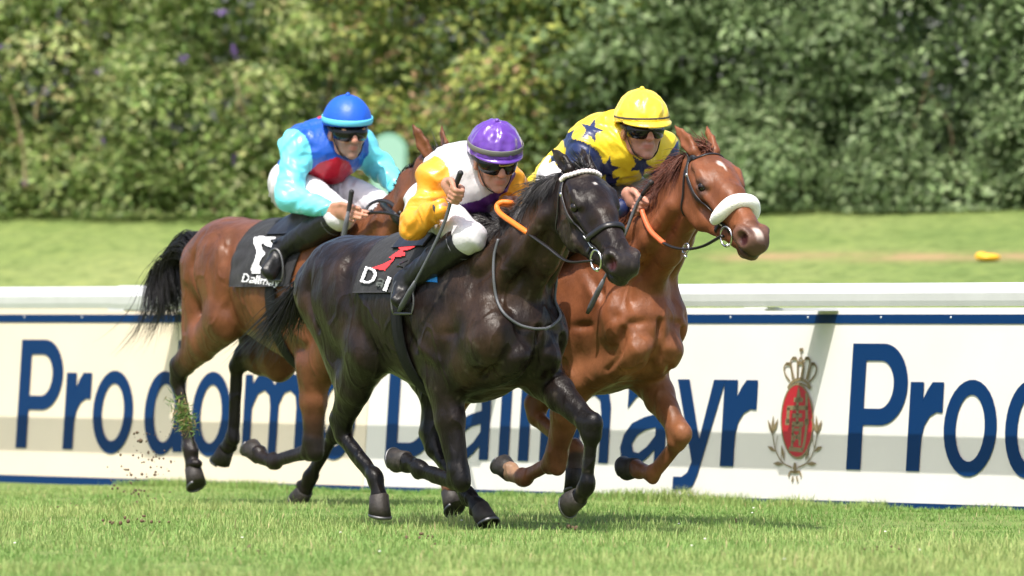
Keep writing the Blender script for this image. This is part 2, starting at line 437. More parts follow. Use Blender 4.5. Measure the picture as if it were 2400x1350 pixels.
def build_grass():
    rg = np.random.default_rng(11)
    def blades(n, dlo, dhi, wide, hlo, hhi, wlo, y_max=None, ysel=None):
        D = rg.uniform(dlo, dhi, n); lat = rg.uniform(-wide, wide, n) * D / 37.0
        P = CAM[:2] + lat[:, None] * RD[:2] + D[:, None] * VD[:2]
        if ysel: P = np.stack([rg.uniform(*ysel[0], n), rg.uniform(*ysel[1], n)], 1)
        if y_max is not None: P = P[P[:, 1] < y_max]
        n = len(P); z = ground_z(P[:, 0], P[:, 1])
        q = np.stack([P[:, 0], P[:, 1], 0 * z], 1)
        pn = vnoise(q * 1.1, 1) * .6 + vnoise(q * 3.1, 2) * .5 + vnoise(q * .35, 6) * .7
        keep = rg.random(n) < np.clip(.72 + .75 * vnoise(q * 2.3, 12) + .35 * vnoise(q * 6, 13), .12, 1)
        if not ysel: q = q[keep]; P = P[keep]; z = z[keep]; pn = pn[keep]; n = len(P)
        h = rg.uniform(hlo, hhi, n) * (1 + .6 * pn) * (1 + .35 * vnoise(q * 4.5, 14)); wd = rg.uniform(.7, 1.3, n) * wlo
        a = rg.uniform(0, 2 * np.pi, n); lean = rg.uniform(.1, .85, n) * h
        side = np.stack([np.cos(a + 1.57), np.sin(a + 1.57), 0 * a], 1); dr = np.stack([np.cos(a), np.sin(a), 0 * a], 1)
        b = np.stack([P[:, 0], P[:, 1], z - .004], 1); up = V3(0, 0, 1)
        m1 = b + up * (h * .6)[:, None] + dr * (lean * .35)[:, None]; tp = b + up * h[:, None] + dr * lean[:, None]
        V = np.stack([b - side * wd[:, None], b + side * wd[:, None], m1 + side * wd[:, None] * .8, m1 - side * wd[:, None] * .8, tp], 1).reshape(-1, 3)
        i = np.arange(n)[:, None] * 5
        base = np.array([.195, .335, .085]); dry = np.array([.43, .47, .18]); lush = np.array([.14, .26, .055])
        t1 = np.clip(.30 + .55 * pn + rg.normal(0, .2, n), 0, 1)[:, None]; t2 = np.clip(-.15 - .6 * pn + rg.normal(0, .2, n), 0, 1)[:, None]
        c = base + (dry - base) * t1; c = c + (lush - c) * t2
        straw = (rg.random(n) < .035)[:, None]; c = np.where(straw, np.array([.46, .40, .20]), c)
        return V, i, np.repeat(c, 5, 0)
    sets = [blades(26000, 26.5, 45, 2.9, .030, .060, .0024, YB - .05),
            blades(250000, 26.5, 46, 2.9, .012, .034, .0020, YB - .02),
            blades(26000, 0, 1, 1, .02, .060, .0022, None, ((-9.0, 9.5), (YB - .16, YB - .012)))]
    V = np.vstack([s[0] for s in sets]); C = np.vstack([s[2] for s in sets]); o = 0; q4 = []; q3 = []
    for s in sets:
        i = s[1] + o; q4.append(np.hstack([i, i + 1, i + 2, i + 3])); q3.append(np.hstack([i + 3, i + 2, i + 4])); o += len(s[0])
    M['grass'] = mat('grass_blades', rough=.55, spec=.25, attr=True, trans=.35)
    g = mesh_np('grass', V, [np.vstack(q4), np.vstack(q3)], M['grass'], None, False, C); tag(g, kind='stuff')
build_grass()

# ---- advertising boards
M['cream'] = mat('cream_board', (.76, .655, .515), .32, spec=.4, noise=(1.6, .95, 1.02), coat=.15)
M['offwhite'] = mat('white_board', (.70, .68, .65), .32, spec=.4, noise=(1.6, .95, 1.02), coat=.15)
M['navy'] = mat('navy_lettering', (.001, .027, .105), .5, spec=.15)
M['olive'] = mat('bronze_print', (.200, .150, .075), .45)
M['red_print'] = mat('red_print', (.38, .008, .016), .35)
M['white_rail'] = mat('white_plastic_rail', (.62, .625, .635), .35, spec=.5, noise=(5, .94, 1.03))
def arc(cx, cy, rx, ry, a0, a1, n=18):
    t = np.radians(np.linspace(a0, a1, n)); return [(cx + rx * math.cos(q), cy + ry * math.sin(q)) for q in t]
GL = {
 'P': [[(0, 0), (0, 1), (.55, 1)] + arc(.55, .6775, .45, .3225, 85, -85) + [(.55, .355), (.25, .355), (.25, 0)],
       [(.25, .865), (.52, .865)] + arc(.52, .675, .235, .19, 85, -85) + [(.52, .485), (.25, .485)]],
 'D': [[(0, 0), (0, 1), (.42, 1)] + arc(.42, .5, .58, .5, 85, -85) + [(.42, 0)], [(.21, .87), (.42, .87)] + arc(.42, .5, .36, .37, 85, -85) + [(.42, .13), (.21, .13)]],
 'r': [[(0, 0), (0, .70), (.40, .70), (.40, .565), (.52, .64), (.66, .70), (1, .70), (1, .46), (.82, .465), (.62, .43), (.48, .36), (.41, .26), (.40, .15), (.40, 0)]],
 'o': [arc(.5, .345, .5, .378, 0, 348, 30), arc(.5, .345, .275, .262, 0, 348, 26)],
 'd': [[(1, 0), (1, 1), (.76, 1), (.76, .655)] + arc(.46, .345, .46, .378, 52, 308, 26) + [(.76, .03), (.76, 0)], arc(.5, .345, .26, .262, 12, 348, 22)],
 'm': [[(0, 0), (0, .70), (.12, .70), (.13, .62), (.2, .685), (.30, .718), (.40, .70), (.49, .61), (.57, .685), (.69, .718), (.83, .705), (.95, .62), (1, .47), (1, 0), (.865, 0), (.865, .42), (.84, .52), (.75, .565), (.65, .54), (.575, .44),
        (.57, 0), (.435, 0), (.435, .42), (.41, .52), (.33, .565), (.22, .53), (.135, .41), (.135, 0)]],
 'l': [[(0, 0), (0, 1), (1, 1), (1, 0)]],
 'a': [[(.77, 0), (1, 0), (1, .46), (.97, .58), (.88, .67), (.70, .715), (.50, .715), (.30, .69), (.12, .62), (.12, .455), (.30, .55), (.52, .595), (.68, .575), (.76, .50), (.77, .415), (.5, .385), (.24, .335), (.07, .24), (0, .13), (.05, .03), (.2, -.025), (.4, -.015), (.6, .045), (.77, .12)],
       [(.77, .305), (.54, .28), (.36, .235), (.26, .165), (.30, .10), (.42, .09), (.60, .145), (.77, .235)]],
 'y': [[(0, .70), (.25, .70), (.52, .215), (.76, .70), (1, .70), (.52, -.08), (.44, -.165), (.32, -.20), (.02, -.20), (.02, -.095), (.20, -.095), (.31, -.06), (.39, .03)]],
}
def flat_poly(mb, loops, tr):
    "fills an outline with holes; tr maps 2-D points to 3-D"
    tri = tessellate_polygon([[Vector((p[0], p[1], 0)) for p in l] for l in loops])
    pts = [p for l in loops for p in l]; V = np.array([tr(p) for p in pts]); F = np.array(tri)
    n = np.cross(V[F[:, 1]] - V[F[:, 0]], V[F[:, 2]] - V[F[:, 0]]); fl = (n @ BN) < 0
    F[fl] = F[fl][:, ::-1]; mb.add(V, F)
base_v = lambda u: 1050 + (u - 45) * .02577
def glyph(mb, ch, u0, u1):
    s0, t0 = bp(u0, base_v(u0)); s1, _ = bp(u1, base_v(u1)); s2, tc_ = bp(2000, 805); H = tc_ - bp(1985, 1100)[1]
    tb = bp(1000, base_v(1000))[1]
    flat_poly(mb, GL[ch], lambda p: b3(s0 + (s1 - s0) * p[0], tb + H * p[1], .0035))
BT = bp(1200, 722)[1]                                         # board height
def board(name, u0, u1, m, label, text, extra=None):
    s0 = bp(u0, 950)[0] if u0 is not None else -13.; s1 = bp(u1, 950)[0] if u1 is not None else 12.
    mb = MB(); c = b3((s0 + s1) / 2, BT / 2 - .03, -.012); R = np.stack([V3(1, 0, 0), BN, BU], 1)
    mb.box(c - b3(0, 0), (s1 - s0 - .006, .02, BT + .06), R)
    root = empty(name); root.location = B0; tag(root, label, 'advertising board', 'advertising boards along the running rail')
    mb.build('panel', m, root, False)
    tr = lambda p: b3(p[0], p[1], .0025) - B0
    st = MB(); t0, t1 = bp(1800, 758)[1], bp(1800, 737)[1]
    flat_poly(st, [[(s0 + .004, t0), (s1 - .004, t0), (s1 - .004, t1), (s0 + .004, t1)]], tr)
    flat_poly(st, [[(s0 + .004, -.02), (s1 - .004, -.02), (s1 - .004, .034), (s0 + .004, .034)]], tr)
    st.build('border_stripe', M['navy'], root, False)
    lt = MB()
    for ch, a, b in text: glyph(lt, ch, a, b)
    lt.v = [v - B0 for v in lt.v]
    lt.build('lettering', M['navy'], root, False)
    # fixing screws along the stripe
    sc = MB(); rg = np.random.default_rng(int(abs(s0 * 10)))
    for s in np.arange(max(s0, -6.5) + .2, min(s1, 6.5), .62): MB().ball(b3(s + rg.uniform(-.1, .1), (t0 + t1) / 2 + .008, .003) - B0, (.006, .003, .006), None, 8, 6).build('screw', M['white_rail'], root)
    return root
board('advertising_board', None, 861, M['cream'], "cream board with large blue letters behind the bay horse's legs",
      [('P', 37, 138), ('r', 147, 206), ('o', 213, 307), ('d', 334, 427), ('o', 445, 535), ('m', 566, 708), ('o', 735, 829)])
right = board('advertising_board', 862, None, M['offwhite'], "whiter board with blue letters and a red oval crest, right of the cream one",
      [('D', 903, 1030), ('a', 1052, 1144), ('l', 1168, 1192), ('l', 1214, 1238), ('m', 1264, 1425), ('a', 1452, 1557), ('y', 1578, 1690), ('r', 1688, 1766),
       ('P', 1984, 2117), ('r', 2124, 2202), ('o', 2207, 2331), ('d', 2351, 2470), ('o', 2490, 2612), ('m', 2635, 2822), ('o', 2845, 2970)])

def crest(root):
    px = lambda x, y: bp(1780 + x / 3.857, 800 + y / 3.857)
    def line(mb, pts, w, off=.005, closed=False):
        P = np.array([px(*p) for p in pts]); 
        P = spline(P, 5) if len(P) > 2 else P
        T = np.gradient(P, axis=0); T /= np.maximum(np.linalg.norm(T, axis=1, keepdims=True), 1e-9); N = np.stack([-T[:, 1], T[:, 0]], 1)
        w = np.asarray(w if np.ndim(w) else [w, w]); ww = np.interp(np.linspace(0, 1, len(P)), np.linspace(0, 1, len(w)), w)[:, None] / 2
        L = P + N * ww; Rr = P - N * ww; n = len(P)
        V = np.array([b3(*q, off) - B0 for q in np.vstack([L, Rr])]); i = np.arange(n - 1)[:, None]
        mb.add(V, np.hstack([i, i + n, i + n + 1, i + 1]))
    em = MB()
    def oval(mb, cx, cy, rx, ry, off, n=48):
        pts = [px(cx + rx * math.cos(a) + (cy - (cy - ry * math.sin(a))) * -.0, cy - ry * math.sin(a)) for a in np.linspace(0, 2 * np.pi, n, endpoint=False)]
        flat_poly(mb, [[tuple(p) for p in pts]], lambda p: b3(p[0], p[1], off) - B0)
    ov = MB(); oval(ov, 348, 720, 140, 328, .0045); ov.build('crest_oval', M['red_print'], root, False)
    rim = MB(); line(rim, [(348 + 143 * math.cos(a), 720 + 332 * math.sin(a)) for a in np.linspace(0, 2 * np.pi, 40)], .010, .0055)
    rim.build('crest_rim', M['olive'], root, False)
    d = MB(); W = .018
    for pts, w in [(((360, 412), (362, 545)), (.004, .050)), (((318, 528), (400, 530)), .022), (((350, 540), (350, 600)), .022), (((258, 602), (445, 602)), .022), (((268, 600), (262, 740)), .026), (((240, 730), (278, 730)), .030),
                   (((350, 610), (350, 668)), .02), (((304, 672), (392, 672)), .022), (((348, 680), (348, 745)), .022), (((300, 748), (404, 750)), .026), (((312, 760), (300, 965)), .02), (((378, 760), (370, 945)), .022), (((432, 470), (434, 600), (432, 760), (415, 900), (395, 985)), .022),
                   (((414, 728), (452, 728)), .030), (((300, 830), (372, 890)), .014), (((372, 830), (300, 920)), .014), (((272, 972), (400, 985)), .022), (((312, 800), (376, 800)), .014)]:
        line(d, pts, w)
    d.build('crest_drawing', M['olive'], root, False)
    k = MB()
    for lp in [[(282, 362), (240, 300), (230, 235), (262, 200), (290, 235), (305, 345)], [(320, 340), (296, 235), (290, 180), (320, 148), (348, 180), (350, 335)], [(352, 335), (358, 200), (380, 150), (400, 200), (380, 335)],
               [(395, 338), (405, 230), (405, 185), (436, 150), (462, 185), (430, 345)], [(440, 350), (470, 235), (490, 200), (522, 240), (505, 310), (452, 372)]]:
        line(k, lp, .011)
    for a, b in [((246, 204), (282, 204)), ((304, 154), (338, 154)), ((360, 196), (402, 196)), ((420, 154), (454, 154)), ((472, 204), (508, 204)), ((368, 78), (402, 74)), ((384, 62), (384, 150))]: line(k, [a, b], .016 if b[1] != 150 else .007)
    line(k, [(262, 425), (300, 372), (365, 342), (430, 368), (470, 425)], .016); line(k, [(272, 432), (310, 400), (365, 380), (425, 400), (462, 432)], .010)
    k.build('crest_crown', M['olive'], root, False)
    for sx in (1, -1):
        k = MB()
        X = lambda x: 326 + sx * (326 - x) * -1 if sx == 1 else 326 + (326 - x)
        line(k, [(X(300), 1142), (X(215), 1095), (X(155), 990), (X(122), 830), (X(100), 745)], .007)
        line(k, [(X(205), 1085), (X(205), 960)], (.004, .016, .004)); line(k, [(X(150), 970), (X(172), 850)], (.004, .018, .004))
        for a, b in [((215, 1108), (132, 1104)), ((150, 995), (82, 950)), ((122, 835), (82, 712)), ((122, 835), (132, 672)), ((126, 835), (176, 700)), ((230, 1075), (205, 940))]:
            mx_ = ((a[0] + b[0]) / 2, (a[1] + b[1]) / 2); line(k, [(X(a[0]), a[1]), (X(mx_[0]), mx_[1]), (X(b[0]), b[1])], (.004, .022, .003))
        k.build('crest_sprig', M['olive'], root, False); k = pend if sx == -1 else MB(); pend = k
        line(k, [(X(326), 1185), (X(285), 1180), (X(268), 1225)], .012); line(k, [(X(310), 1220), (X(300), 1270)], .012)
    line(k, [(326, 1098), (326, 1140), (326, 1195)], (.014, .032, .018))
    k.build('crest_pendant', M['olive'], root, False)
crest(right)

# ---- running rail
RAIL_D = .415
def build_rail():
    zt = CAM[2] + (HORIZON - 667) * (at_depth(1200, 667, 43.5) - CAM) @ VD / FPX; zb = zt - .118
    yf = YB + math.sin(TILT) * 1.0 - RAIL_D - .04
    prof = np.array([(.013, 0), (.005, .028), (0, .066), (.008, .086), (.034, .114), (.050, .118), (.062, .116), (.070, .10), (.072, .0)])
    root = empty('running_rail'); root.location = (B0[0], yf, zb); tag(root, "white plastic running rail above the advertising boards", 'running rail')
    def bar(name, x0, x1, k, parent):
        n = len(prof); P = (prof - prof.mean(0)) * k + prof.mean(0)
        V = np.vstack([np.column_stack([np.full(n, x), P]) for x in (x0, x1)]); i = np.arange(n); j = (i + 1) % n
        return mesh_np(name, V, [np.stack([i, j, j + n, i + n], 1)[:, ::-1], i[None, :], (i + n)[None, ::-1]], M['white_rail'], parent, False)
    xs = lambda u: hit_plane(u, 690, V3(0, yf, 0), V3(0, 1, 0))[0] - B0[0]
    xj = xs(352)
    bar('rail_bar', -60, xj - .004, 1., root); bar('rail_bar', xj + .004, 40, .93, root); bar('joint_sleeve', xs(262), xj, 1.10, root)
    for u in (-1075, -320, 435, 1190, 1942, 2700):
        x = bp(u, 722)[0]; mb = MB()
        mb.box((x, .30, -.010), (.17, .58, .014)); mb.box((x, .60, -.52), (.09, .06, 1.02)); mb.box((x, .05, -.003), (.2, .07, .008))
        mb.build('bracket', M['white_rail'], root, False)
build_rail()

# ---- thicket behind the bank
M['leaf'] = mat('thicket_leaves', rough=.5, spec=.3, attr=True, trans=.55)
M['bark'] = mat('dry_stems', (.30, .21, .13), .8)
M['blossom'] = mat('purple_blossom', rough=.7, attr=True, trans=.2)
def shrub(lat, dD, wid, hgt, pal, n, label, group, seed, flowers=0, stalks=0, name='shrub', leaf=.05, lump=.40):
    rg = np.random.default_rng(seed); D = float(hedge_D(lat)) + dD
    b = CAM + lat * RD + D * VD; b[2] = float(ground_z(np.array([b[0]]), np.array([b[1]]))[0]) - .03
    root = empty(name); root.location = b; tag(root, label, 'shrub', group)
    K = int(38 * wid * hgt / 3)
    # lumps fill an upright irregular envelope
    a = rg.uniform(0, 2 * np.pi, K); zz = np.where(rg.random(K) < .22, rg.uniform(0, .10, K), rg.uniform(.02, 1, K) ** .85) * hgt; rr = np.sqrt(rg.uniform(.15, 1, K)) * wid * .5 * np.sqrt(np.clip(1.04 - (zz / hgt) ** 3, .08, 1)) * (1 + .2 * vnoise(np.stack([a * 1.5, zz * 2, a * 0 + seed], 1), seed))
    C = np.stack([np.cos(a) * rr, np.sin(a) * rr * .9, zz], 1); R = rg.uniform(.55, 1.25, K) * lump
    lt = rg.normal(0, 1, K)
    k = rg.choice(K, n, p=R ** 2 / (R ** 2).sum())
    d = rg.normal(size=(n, 3)); d /= np.linalg.norm(d, axis=1, keepdims=True); d[:, 2] = np.where(rg.random(n) < .5, np.abs(d[:, 2]), d[:, 2])
    P = C[k] + d * (R[k] * rg.uniform(.55, 1.08, n) ** .6)[:, None] * np.array([1, 1, .85])
    P[:, 2] = np.maximum(P[:, 2], .02)
    nr = d * .9 + rg.normal(0, .42, (n, 3)) + V3(0, 0, .55); nr /= np.linalg.norm(nr, axis=1, keepdims=True)
    ax = np.cross(nr, rg.normal(size=(n, 3))); ax /= np.linalg.norm(ax, axis=1, keepdims=True); bx = np.cross(nr, ax)
    L = (leaf * rg.uniform(.6, 1.35, n))[:, None]; Wd = L * rg.uniform(.38, .60, n)[:, None]
    V = np.stack([P - ax * L * .55, P + bx * Wd * .5 - nr * L * .06, P + ax * L * .55 - nr * L * .15, P - bx * Wd * .5 - nr * L * .06], 1).reshape(-1, 3)
    pal = np.array(pal); w_ = np.clip(rg.random(n) * .8 + .12 * lt[k], 0, .999)
    pi = (w_ * len(pal)).astype(int); c = pal[pi] * rg.uniform(.72, 1.28, (n, 1)) * (1 + .16 * lt[k])[:, None].clip(.6, 1.5)
    mesh_np('foliage', V, np.arange(4 * n).reshape(-1, 4), M['leaf'], root, False, np.repeat(c, 4, 0))
    # woody stems inside
    st = MB()
    for q in rg.choice(K, 3, replace=False):
        C[q] = C[q] * [.4, .4, .5]; p0 = V3(rg.normal(0, .15), rg.normal(0, .15), 0); p1 = C[q]; st.tube(spline([p0, (p0 + p1) / 2 + rg.normal(0, .1, 3), p1], 4), np.linspace(.016, .005, 9), 5)
    st.build('stems', M['bark'], root)
    if stalks:
        sk = MB(); tc = -VD
        for _ in range(stalks):
            a0 = rg.uniform(-.5, .5) * wid; h0 = rg.uniform(.0, .55) * hgt; p0 = tc * wid * .50 + RD * a0 + V3(0, 0, h0); d_ = unit(RD * rg.normal(.15, .4) + V3(0, 0, 1) + tc * .12)
            l_ = rg.uniform(.3, .8); sk.tube(spline([p0, p0 + d_ * l_ * .5 + rg.normal(0, .03, 3), p0 + d_ * l_], 4), np.linspace(.009, .004, 9), 5); sk.build('dry_stalk', M['bark'], root); sk = MB()
    if flowers:
        nf = flowers; q = rg.choice(n, nf); pf = P[q] + d[q] * .06; fv = []; fc = []
        for p, dd in zip(pf, d[q]):
            axs = unit(dd + V3(0, 0, -.1) + rg.normal(0, .3, 3)); white = rg.random() < .22; ln = rg.uniform(.06, .15)
            m_ = 34; t_ = rg.random(m_); o_ = rg.normal(0, 1, (m_, 3)) * (.017 * (1.1 - t_))[:, None]; cc = p + axs * (t_ * ln)[:, None] + o_
            e1 = rg.normal(size=(m_, 3)); e1 /= np.linalg.norm(e1, axis=1, keepdims=True); e2 = np.cross(e1, rg.normal(size=(m_, 3))); e2 /= np.linalg.norm(e2, axis=1, keepdims=True); s_ = .009
            fv.append(np.stack([cc - e1 * s_, cc + e2 * s_, cc + e1 * s_, cc - e2 * s_], 1).reshape(-1, 3))
            fc.append(np.tile(np.array([.52, .48, .34] if white else [.24, .13, .42]) * rg.uniform(.8, 1.2), (4 * m_, 1)))
        fv = np.vstack(fv); mesh_np('blossoms', fv, np.arange(len(fv)).reshape(-1, 4), M['blossom'], root, False, np.vstack(fc))
    return root
G_BUD = [(0.215, 0.324, 0.096), (0.285, 0.383, 0.118), (0.382, 0.442, 0.17), (0.476, 0.525, 0.256), (0.191, 0.263, 0.107), (0.476, 0.407, 0.213)]
G_MIX = [(0.203, 0.305, 0.082), (0.349, 0.404, 0.11), (0.479, 0.497, 0.148), (0.166, 0.239, 0.082), (0.404, 0.258, 0.157), (0.276, 0.331, 0.11)]
G_GRN = [(0.189, 0.27, 0.121), (0.24, 0.336, 0.155), (0.3, 0.398, 0.191), (0.38, 0.464, 0.256), (0.156, 0.216, 0.107), (0.31, 0.388, 0.226)]
gB = "flowering shrubs of the thicket on the left"; gG = "green bushes of the thicket on the right"; gK = "bushes in the second row of the thicket"
for i, (la, dd, wd, hh, fl, stk, lb) in enumerate([
    (-5.9, .2, 2.0, 2.7, 16, 1, "outermost purple flowering shrub beyond the left edge of the thicket"),
    (-4.3, .0, 1.9, 2.8, 26, 5, "purple flowering shrub with pale dry stalks at the far left"),
    (-3.2, .3, 1.7, 2.7, 30, 1, "purple flowering shrub second from the far left, with few stalks"),
    (-2.2, -.1, 1.7, 2.6, 30, 1, "purple flowering shrub just left of the blue-capped jockey"),
    (-1.3, .25, 1.6, 2.8, 34, 0, "purple flowering shrub rising directly above the blue cap")]):
    shrub(la, dd, wd, hh, G_BUD, 15000, lb, gB, 20 + i, fl, stk, 'flowering_shrub', .068)
shrub(-.45, -.1, 1.6, 2.9, G_MIX, 15000, "yellowish and reddish leaved shrub between the blue and purple caps", gB, 31, 10, 0, 'mixed_shrub', .070)
shrub(.35, .15, 1.4, 2.6, G_MIX[:4] + G_GRN[:3], 13000, "yellow-green bush behind the purple-capped jockey", gG, 32, 0, 0, 'green_bush', .070)
for i, (la, dd, wd, hh, lb) in enumerate([
    (1.15, .0, 1.7, 2.7, "green bush behind the yellow-capped jockey"),
    (2.1, .3, 1.8, 2.9, "green bush above the head of the chestnut horse"),
    (3.05, -.05, 1.8, 2.6, "green bush to the right of the white noseband, above the worn path"),
    (3.95, .25, 1.6, 2.8, "green bush at the right edge of the photograph, with dark gaps"),
    (4.9, .0, 1.9, 2.7, "green bush just past the right edge"),
    (6.3, .2, 2.2, 2.8, "green bush farthest to the right")]):
    shrub(la, dd, wd, hh, G_GRN, 16000, lb, gG, 40 + i, 0, 0, 'green_bush', .070)
for i, la in enumerate(np.arange(-8.6, 9.7, 1.3)):
    shrub(la, 1.5, 2.6, 3.7, G_GRN if la > .5 else G_BUD[:3] + G_GRN[:2], 8500, "tall bush in the second row, hidden behind the front bushes", gK, 60 + i, 0, 0, 'back_bush', .12, .5)

# ---- round-topped green panel on the bank
def panel():
    D = 58.5; p = at_depth(912, 470, D); z = float(ground_z(np.array([p[0]]), np.array([p[1]]))[0]); root = empty('distance_marker')
    root.location = (p[0], p[1], z); s = D / FPX; top = at_depth(912, 310, D)[2] - z; hw = 44 * s
    tag(root, "pale green round-topped panel on white posts behind the bay horse", 'distance marker')
    F = lambda x, zz, o: RD * x + V3(0, 0, zz) - VD * o
    def plate(h0, k, th, o):
        out = [(-hw * k, h0), (hw * k, h0)] + [(hw * k * math.cos(a), top - hw + hw * k * math.sin(a)) for a in np.linspace(0, np.pi, 20)]
        n = len(out); V = np.array([F(*q, o) for q in out] + [F(*q, o - th) for q in out]); i = np.arange(n); j = (i + 1) % n
        return V, [i[None, :], (i + n)[None, ::-1], np.stack([i, i + n, j + n, j], 1)]
    MB().add(*plate(.05, 1., .03, 0)).build('panel', mat('pale_green_panel', (.20, .38, .27), .4, trans=.15), root, False)
    MB().add(*plate(.12, .78, .01, .014)).build('panel_face', mat('mint_panel_face', (.27, .46, .37), .3), root, False)
    w_ = mat('white_post', (.55, .50, .46), .5)
    for x, h0, h1 in ((-50 * s, 0, top * .42), (24 * s, 0, top * .66)):
        MB().box(F(x, (h0 + h1) / 2, .03), (.04, .04, h1 - h0)).build('post', w_, root, False)
panel()
def marker():
    p = at_depth(2315, 606, 51.); z = float(ground_z(np.array([p[0]]), np.array([p[1]]))[0])
    # slide along the sight line until it rests on the bank
    for D in np.arange(45, 62, .05):
        q = at_depth(2315, 606, D)
        if q[2] <= ground_z(np.array([q[0]]), np.array([q[1]]))[0] + .02: break
    mb = MB(); R = np.stack([RD, VD, V3(0, 0, 1)], 1); s = D / FPX
    mb.ball((0, 0, .008), (31 * s, .06, 9 * s), R); mb.ball(RD * -14 * s + V3(0, 0, .018), (15 * s, .05, 9 * s), R)
    o = mb.build('marker_disc', mat('yellow_plastic', (.80, .42, .015), .45)); o.location = q; tag(o, "small flat yellow plastic marker lying on the grass bank", 'marker')
marker()

# ---- turf thrown up by the bay horse
def clods():
    rg = np.random.default_rng(5); Dy = 41.4
    mb = MB()
    for _ in range(150):
        u = 345 + rg.normal(0, 34); v = 1010 + rg.random() ** .8 * 215; r = rg.uniform(.002, .0065) * (1.6 if rg.random() < .1 else 1)
        if v > 1120: u = 318 + rg.normal(0, 40)
        mb.ball(at_depth(u, v, Dy + rg.normal(0, .12)), r * rg.uniform(.6, 1.4, 3), None, 6, 4)
    o = mb.build('flying_soil', mat('loose_soil', (.10, .065, .04), .9)); tag(o, kind='stuff')
    c = at_depth(428, 975, 41.25); n = 420; P = rg.normal(0, 1, (n, 3)); along = np.outer(rg.normal(0, .042, n), unit(RD * .38 + V3(0, 0, -1))) ; P = P * .024 + along
    d = rg.normal(size=(n, 3)); d /= np.linalg.norm(d, axis=1, keepdims=True); s_ = np.cross(d, rg.normal(size=(n, 3))); s_ /= np.linalg.norm(s_, axis=1, keepdims=True)
    V = np.stack([P - s_ * .003, P + s_ * .003, P + d * rg.uniform(.02, .055, (n, 1))], 1).reshape(-1, 3); k = MB()
    k.add(V, np.arange(3 * n).reshape(-1, 3), np.repeat(np.where(rg.random((n, 1)) < .3, [[.30, .22, .10]], [[.13, .22, .05]]), 3, 0))
    o = k.build('turf_clump', M['grass'], None, False, True); o.location = c; tag(o, "clump of torn grass flying beside the bay's hind leg", 'turf clump')
clods()

def crumbs():
    rg = np.random.default_rng(9); mb = MB(); da = MB()
    spot = lambda u, v: hit_plane(u, v, V3(0, 0, .018), V3(0, 0, 1))
    for u, v, n, s in ((690, 1128, 5, 12), (300, 1222, 14, 40), (2300, 1150, 10, 16), (1330, 1235, 8, 18), (150, 1190, 7, 20), (980, 1262, 8, 24), (1720, 1222, 6, 16), (560, 1290, 8, 22), (2060, 1290, 7, 18)):
        for _ in range(n):
            mb.ball(spot(u + rg.normal(0, s), v + rg.normal(0, 4)) + V3(0, 0, rg.uniform(-.008, .012)), rg.uniform(.004, .010) * rg.uniform(.6, 1.3, 3), None, 7, 5)
    tag(mb.build('scattered_soil', mat('damp_soil', (.115, .072, .043), .95), None, True), kind='stuff')
    for _ in range(14):
        da.ball(spot(rg.uniform(0, 2400), rg.uniform(1195, 1340)) + V3(0, 0, .012), (.006, .006, .003), None, 7, 4)
    tag(da.build('daisies', mat('daisy_petals', (.75, .74, .68), .7), None, True), kind='stuff')
crumbs()
# ------------------------------------------------------------------ horses
def frame(px, py, yaw):
    c, s = math.cos(yaw), math.sin(yaw)
    m = np.eye(4); m[:3, :3] = [[c, -s, 0], [s, c, 0], [0, 0, 1]]; m[:3, 3] = [px, py, 0]; return m
def rotm(yaw, pitch, roll=0.):
    "x forward, y left, z up; pitch > 0 lifts the nose; roll > 0 tips the top to the right"
    cy, sy, cp, sp, cr, sr = math.cos(yaw), math.sin(yaw), math.cos(pitch), math.sin(pitch), math.cos(roll), math.sin(roll)
    Rz = np.array([[cy, -sy, 0], [sy, cy, 0], [0, 0, 1]]); Ry = np.array([[cp, 0, -sp], [0, 1, 0], [sp, 0, cp]])
    Rx = np.array([[1, 0, 0], [0, cr, -sr], [0, sr, cr]]); return Rz @ Ry @ Rx

class Horse:
    def __init__(s, org, yaw):
        s.M = frame(org[0], org[1], yaw); s.R = s.M[:3, :3]; s.o = s.M[:3, 3]
    def L(s, u, v, y=0.):
        "photograph point lying on the horse's own fore-and-aft plane at lateral offset y"
        p0 = s.o + s.R[:, 1] * y; return s.R.T @ (hit_plane(u, v, p0, s.R[:, 1]) - s.o)
    def rays(s, uv):
        d = np.array([ray(*q) for q in uv]) @ s.R; o = np.tile(s.R.T @ (CAM - s.o), (len(d), 1)); return o, d
    def on(s, fld, uv, off=0., start=None):
        "photograph points on the near surface of a solid"
        o, d = s.rays(uv); t0 = np.linalg.norm(o[0]) - 2.4; return fld.cast(o + d * t0, d, 4.8, off)
    def proj(s, p):
        q = s.R @ np.asarray(p) + s.o - CAM; z = q @ FWD
        return 1200 + FPX * (q @ RD) / z, 675 - FPX * (q @ CUP) / z

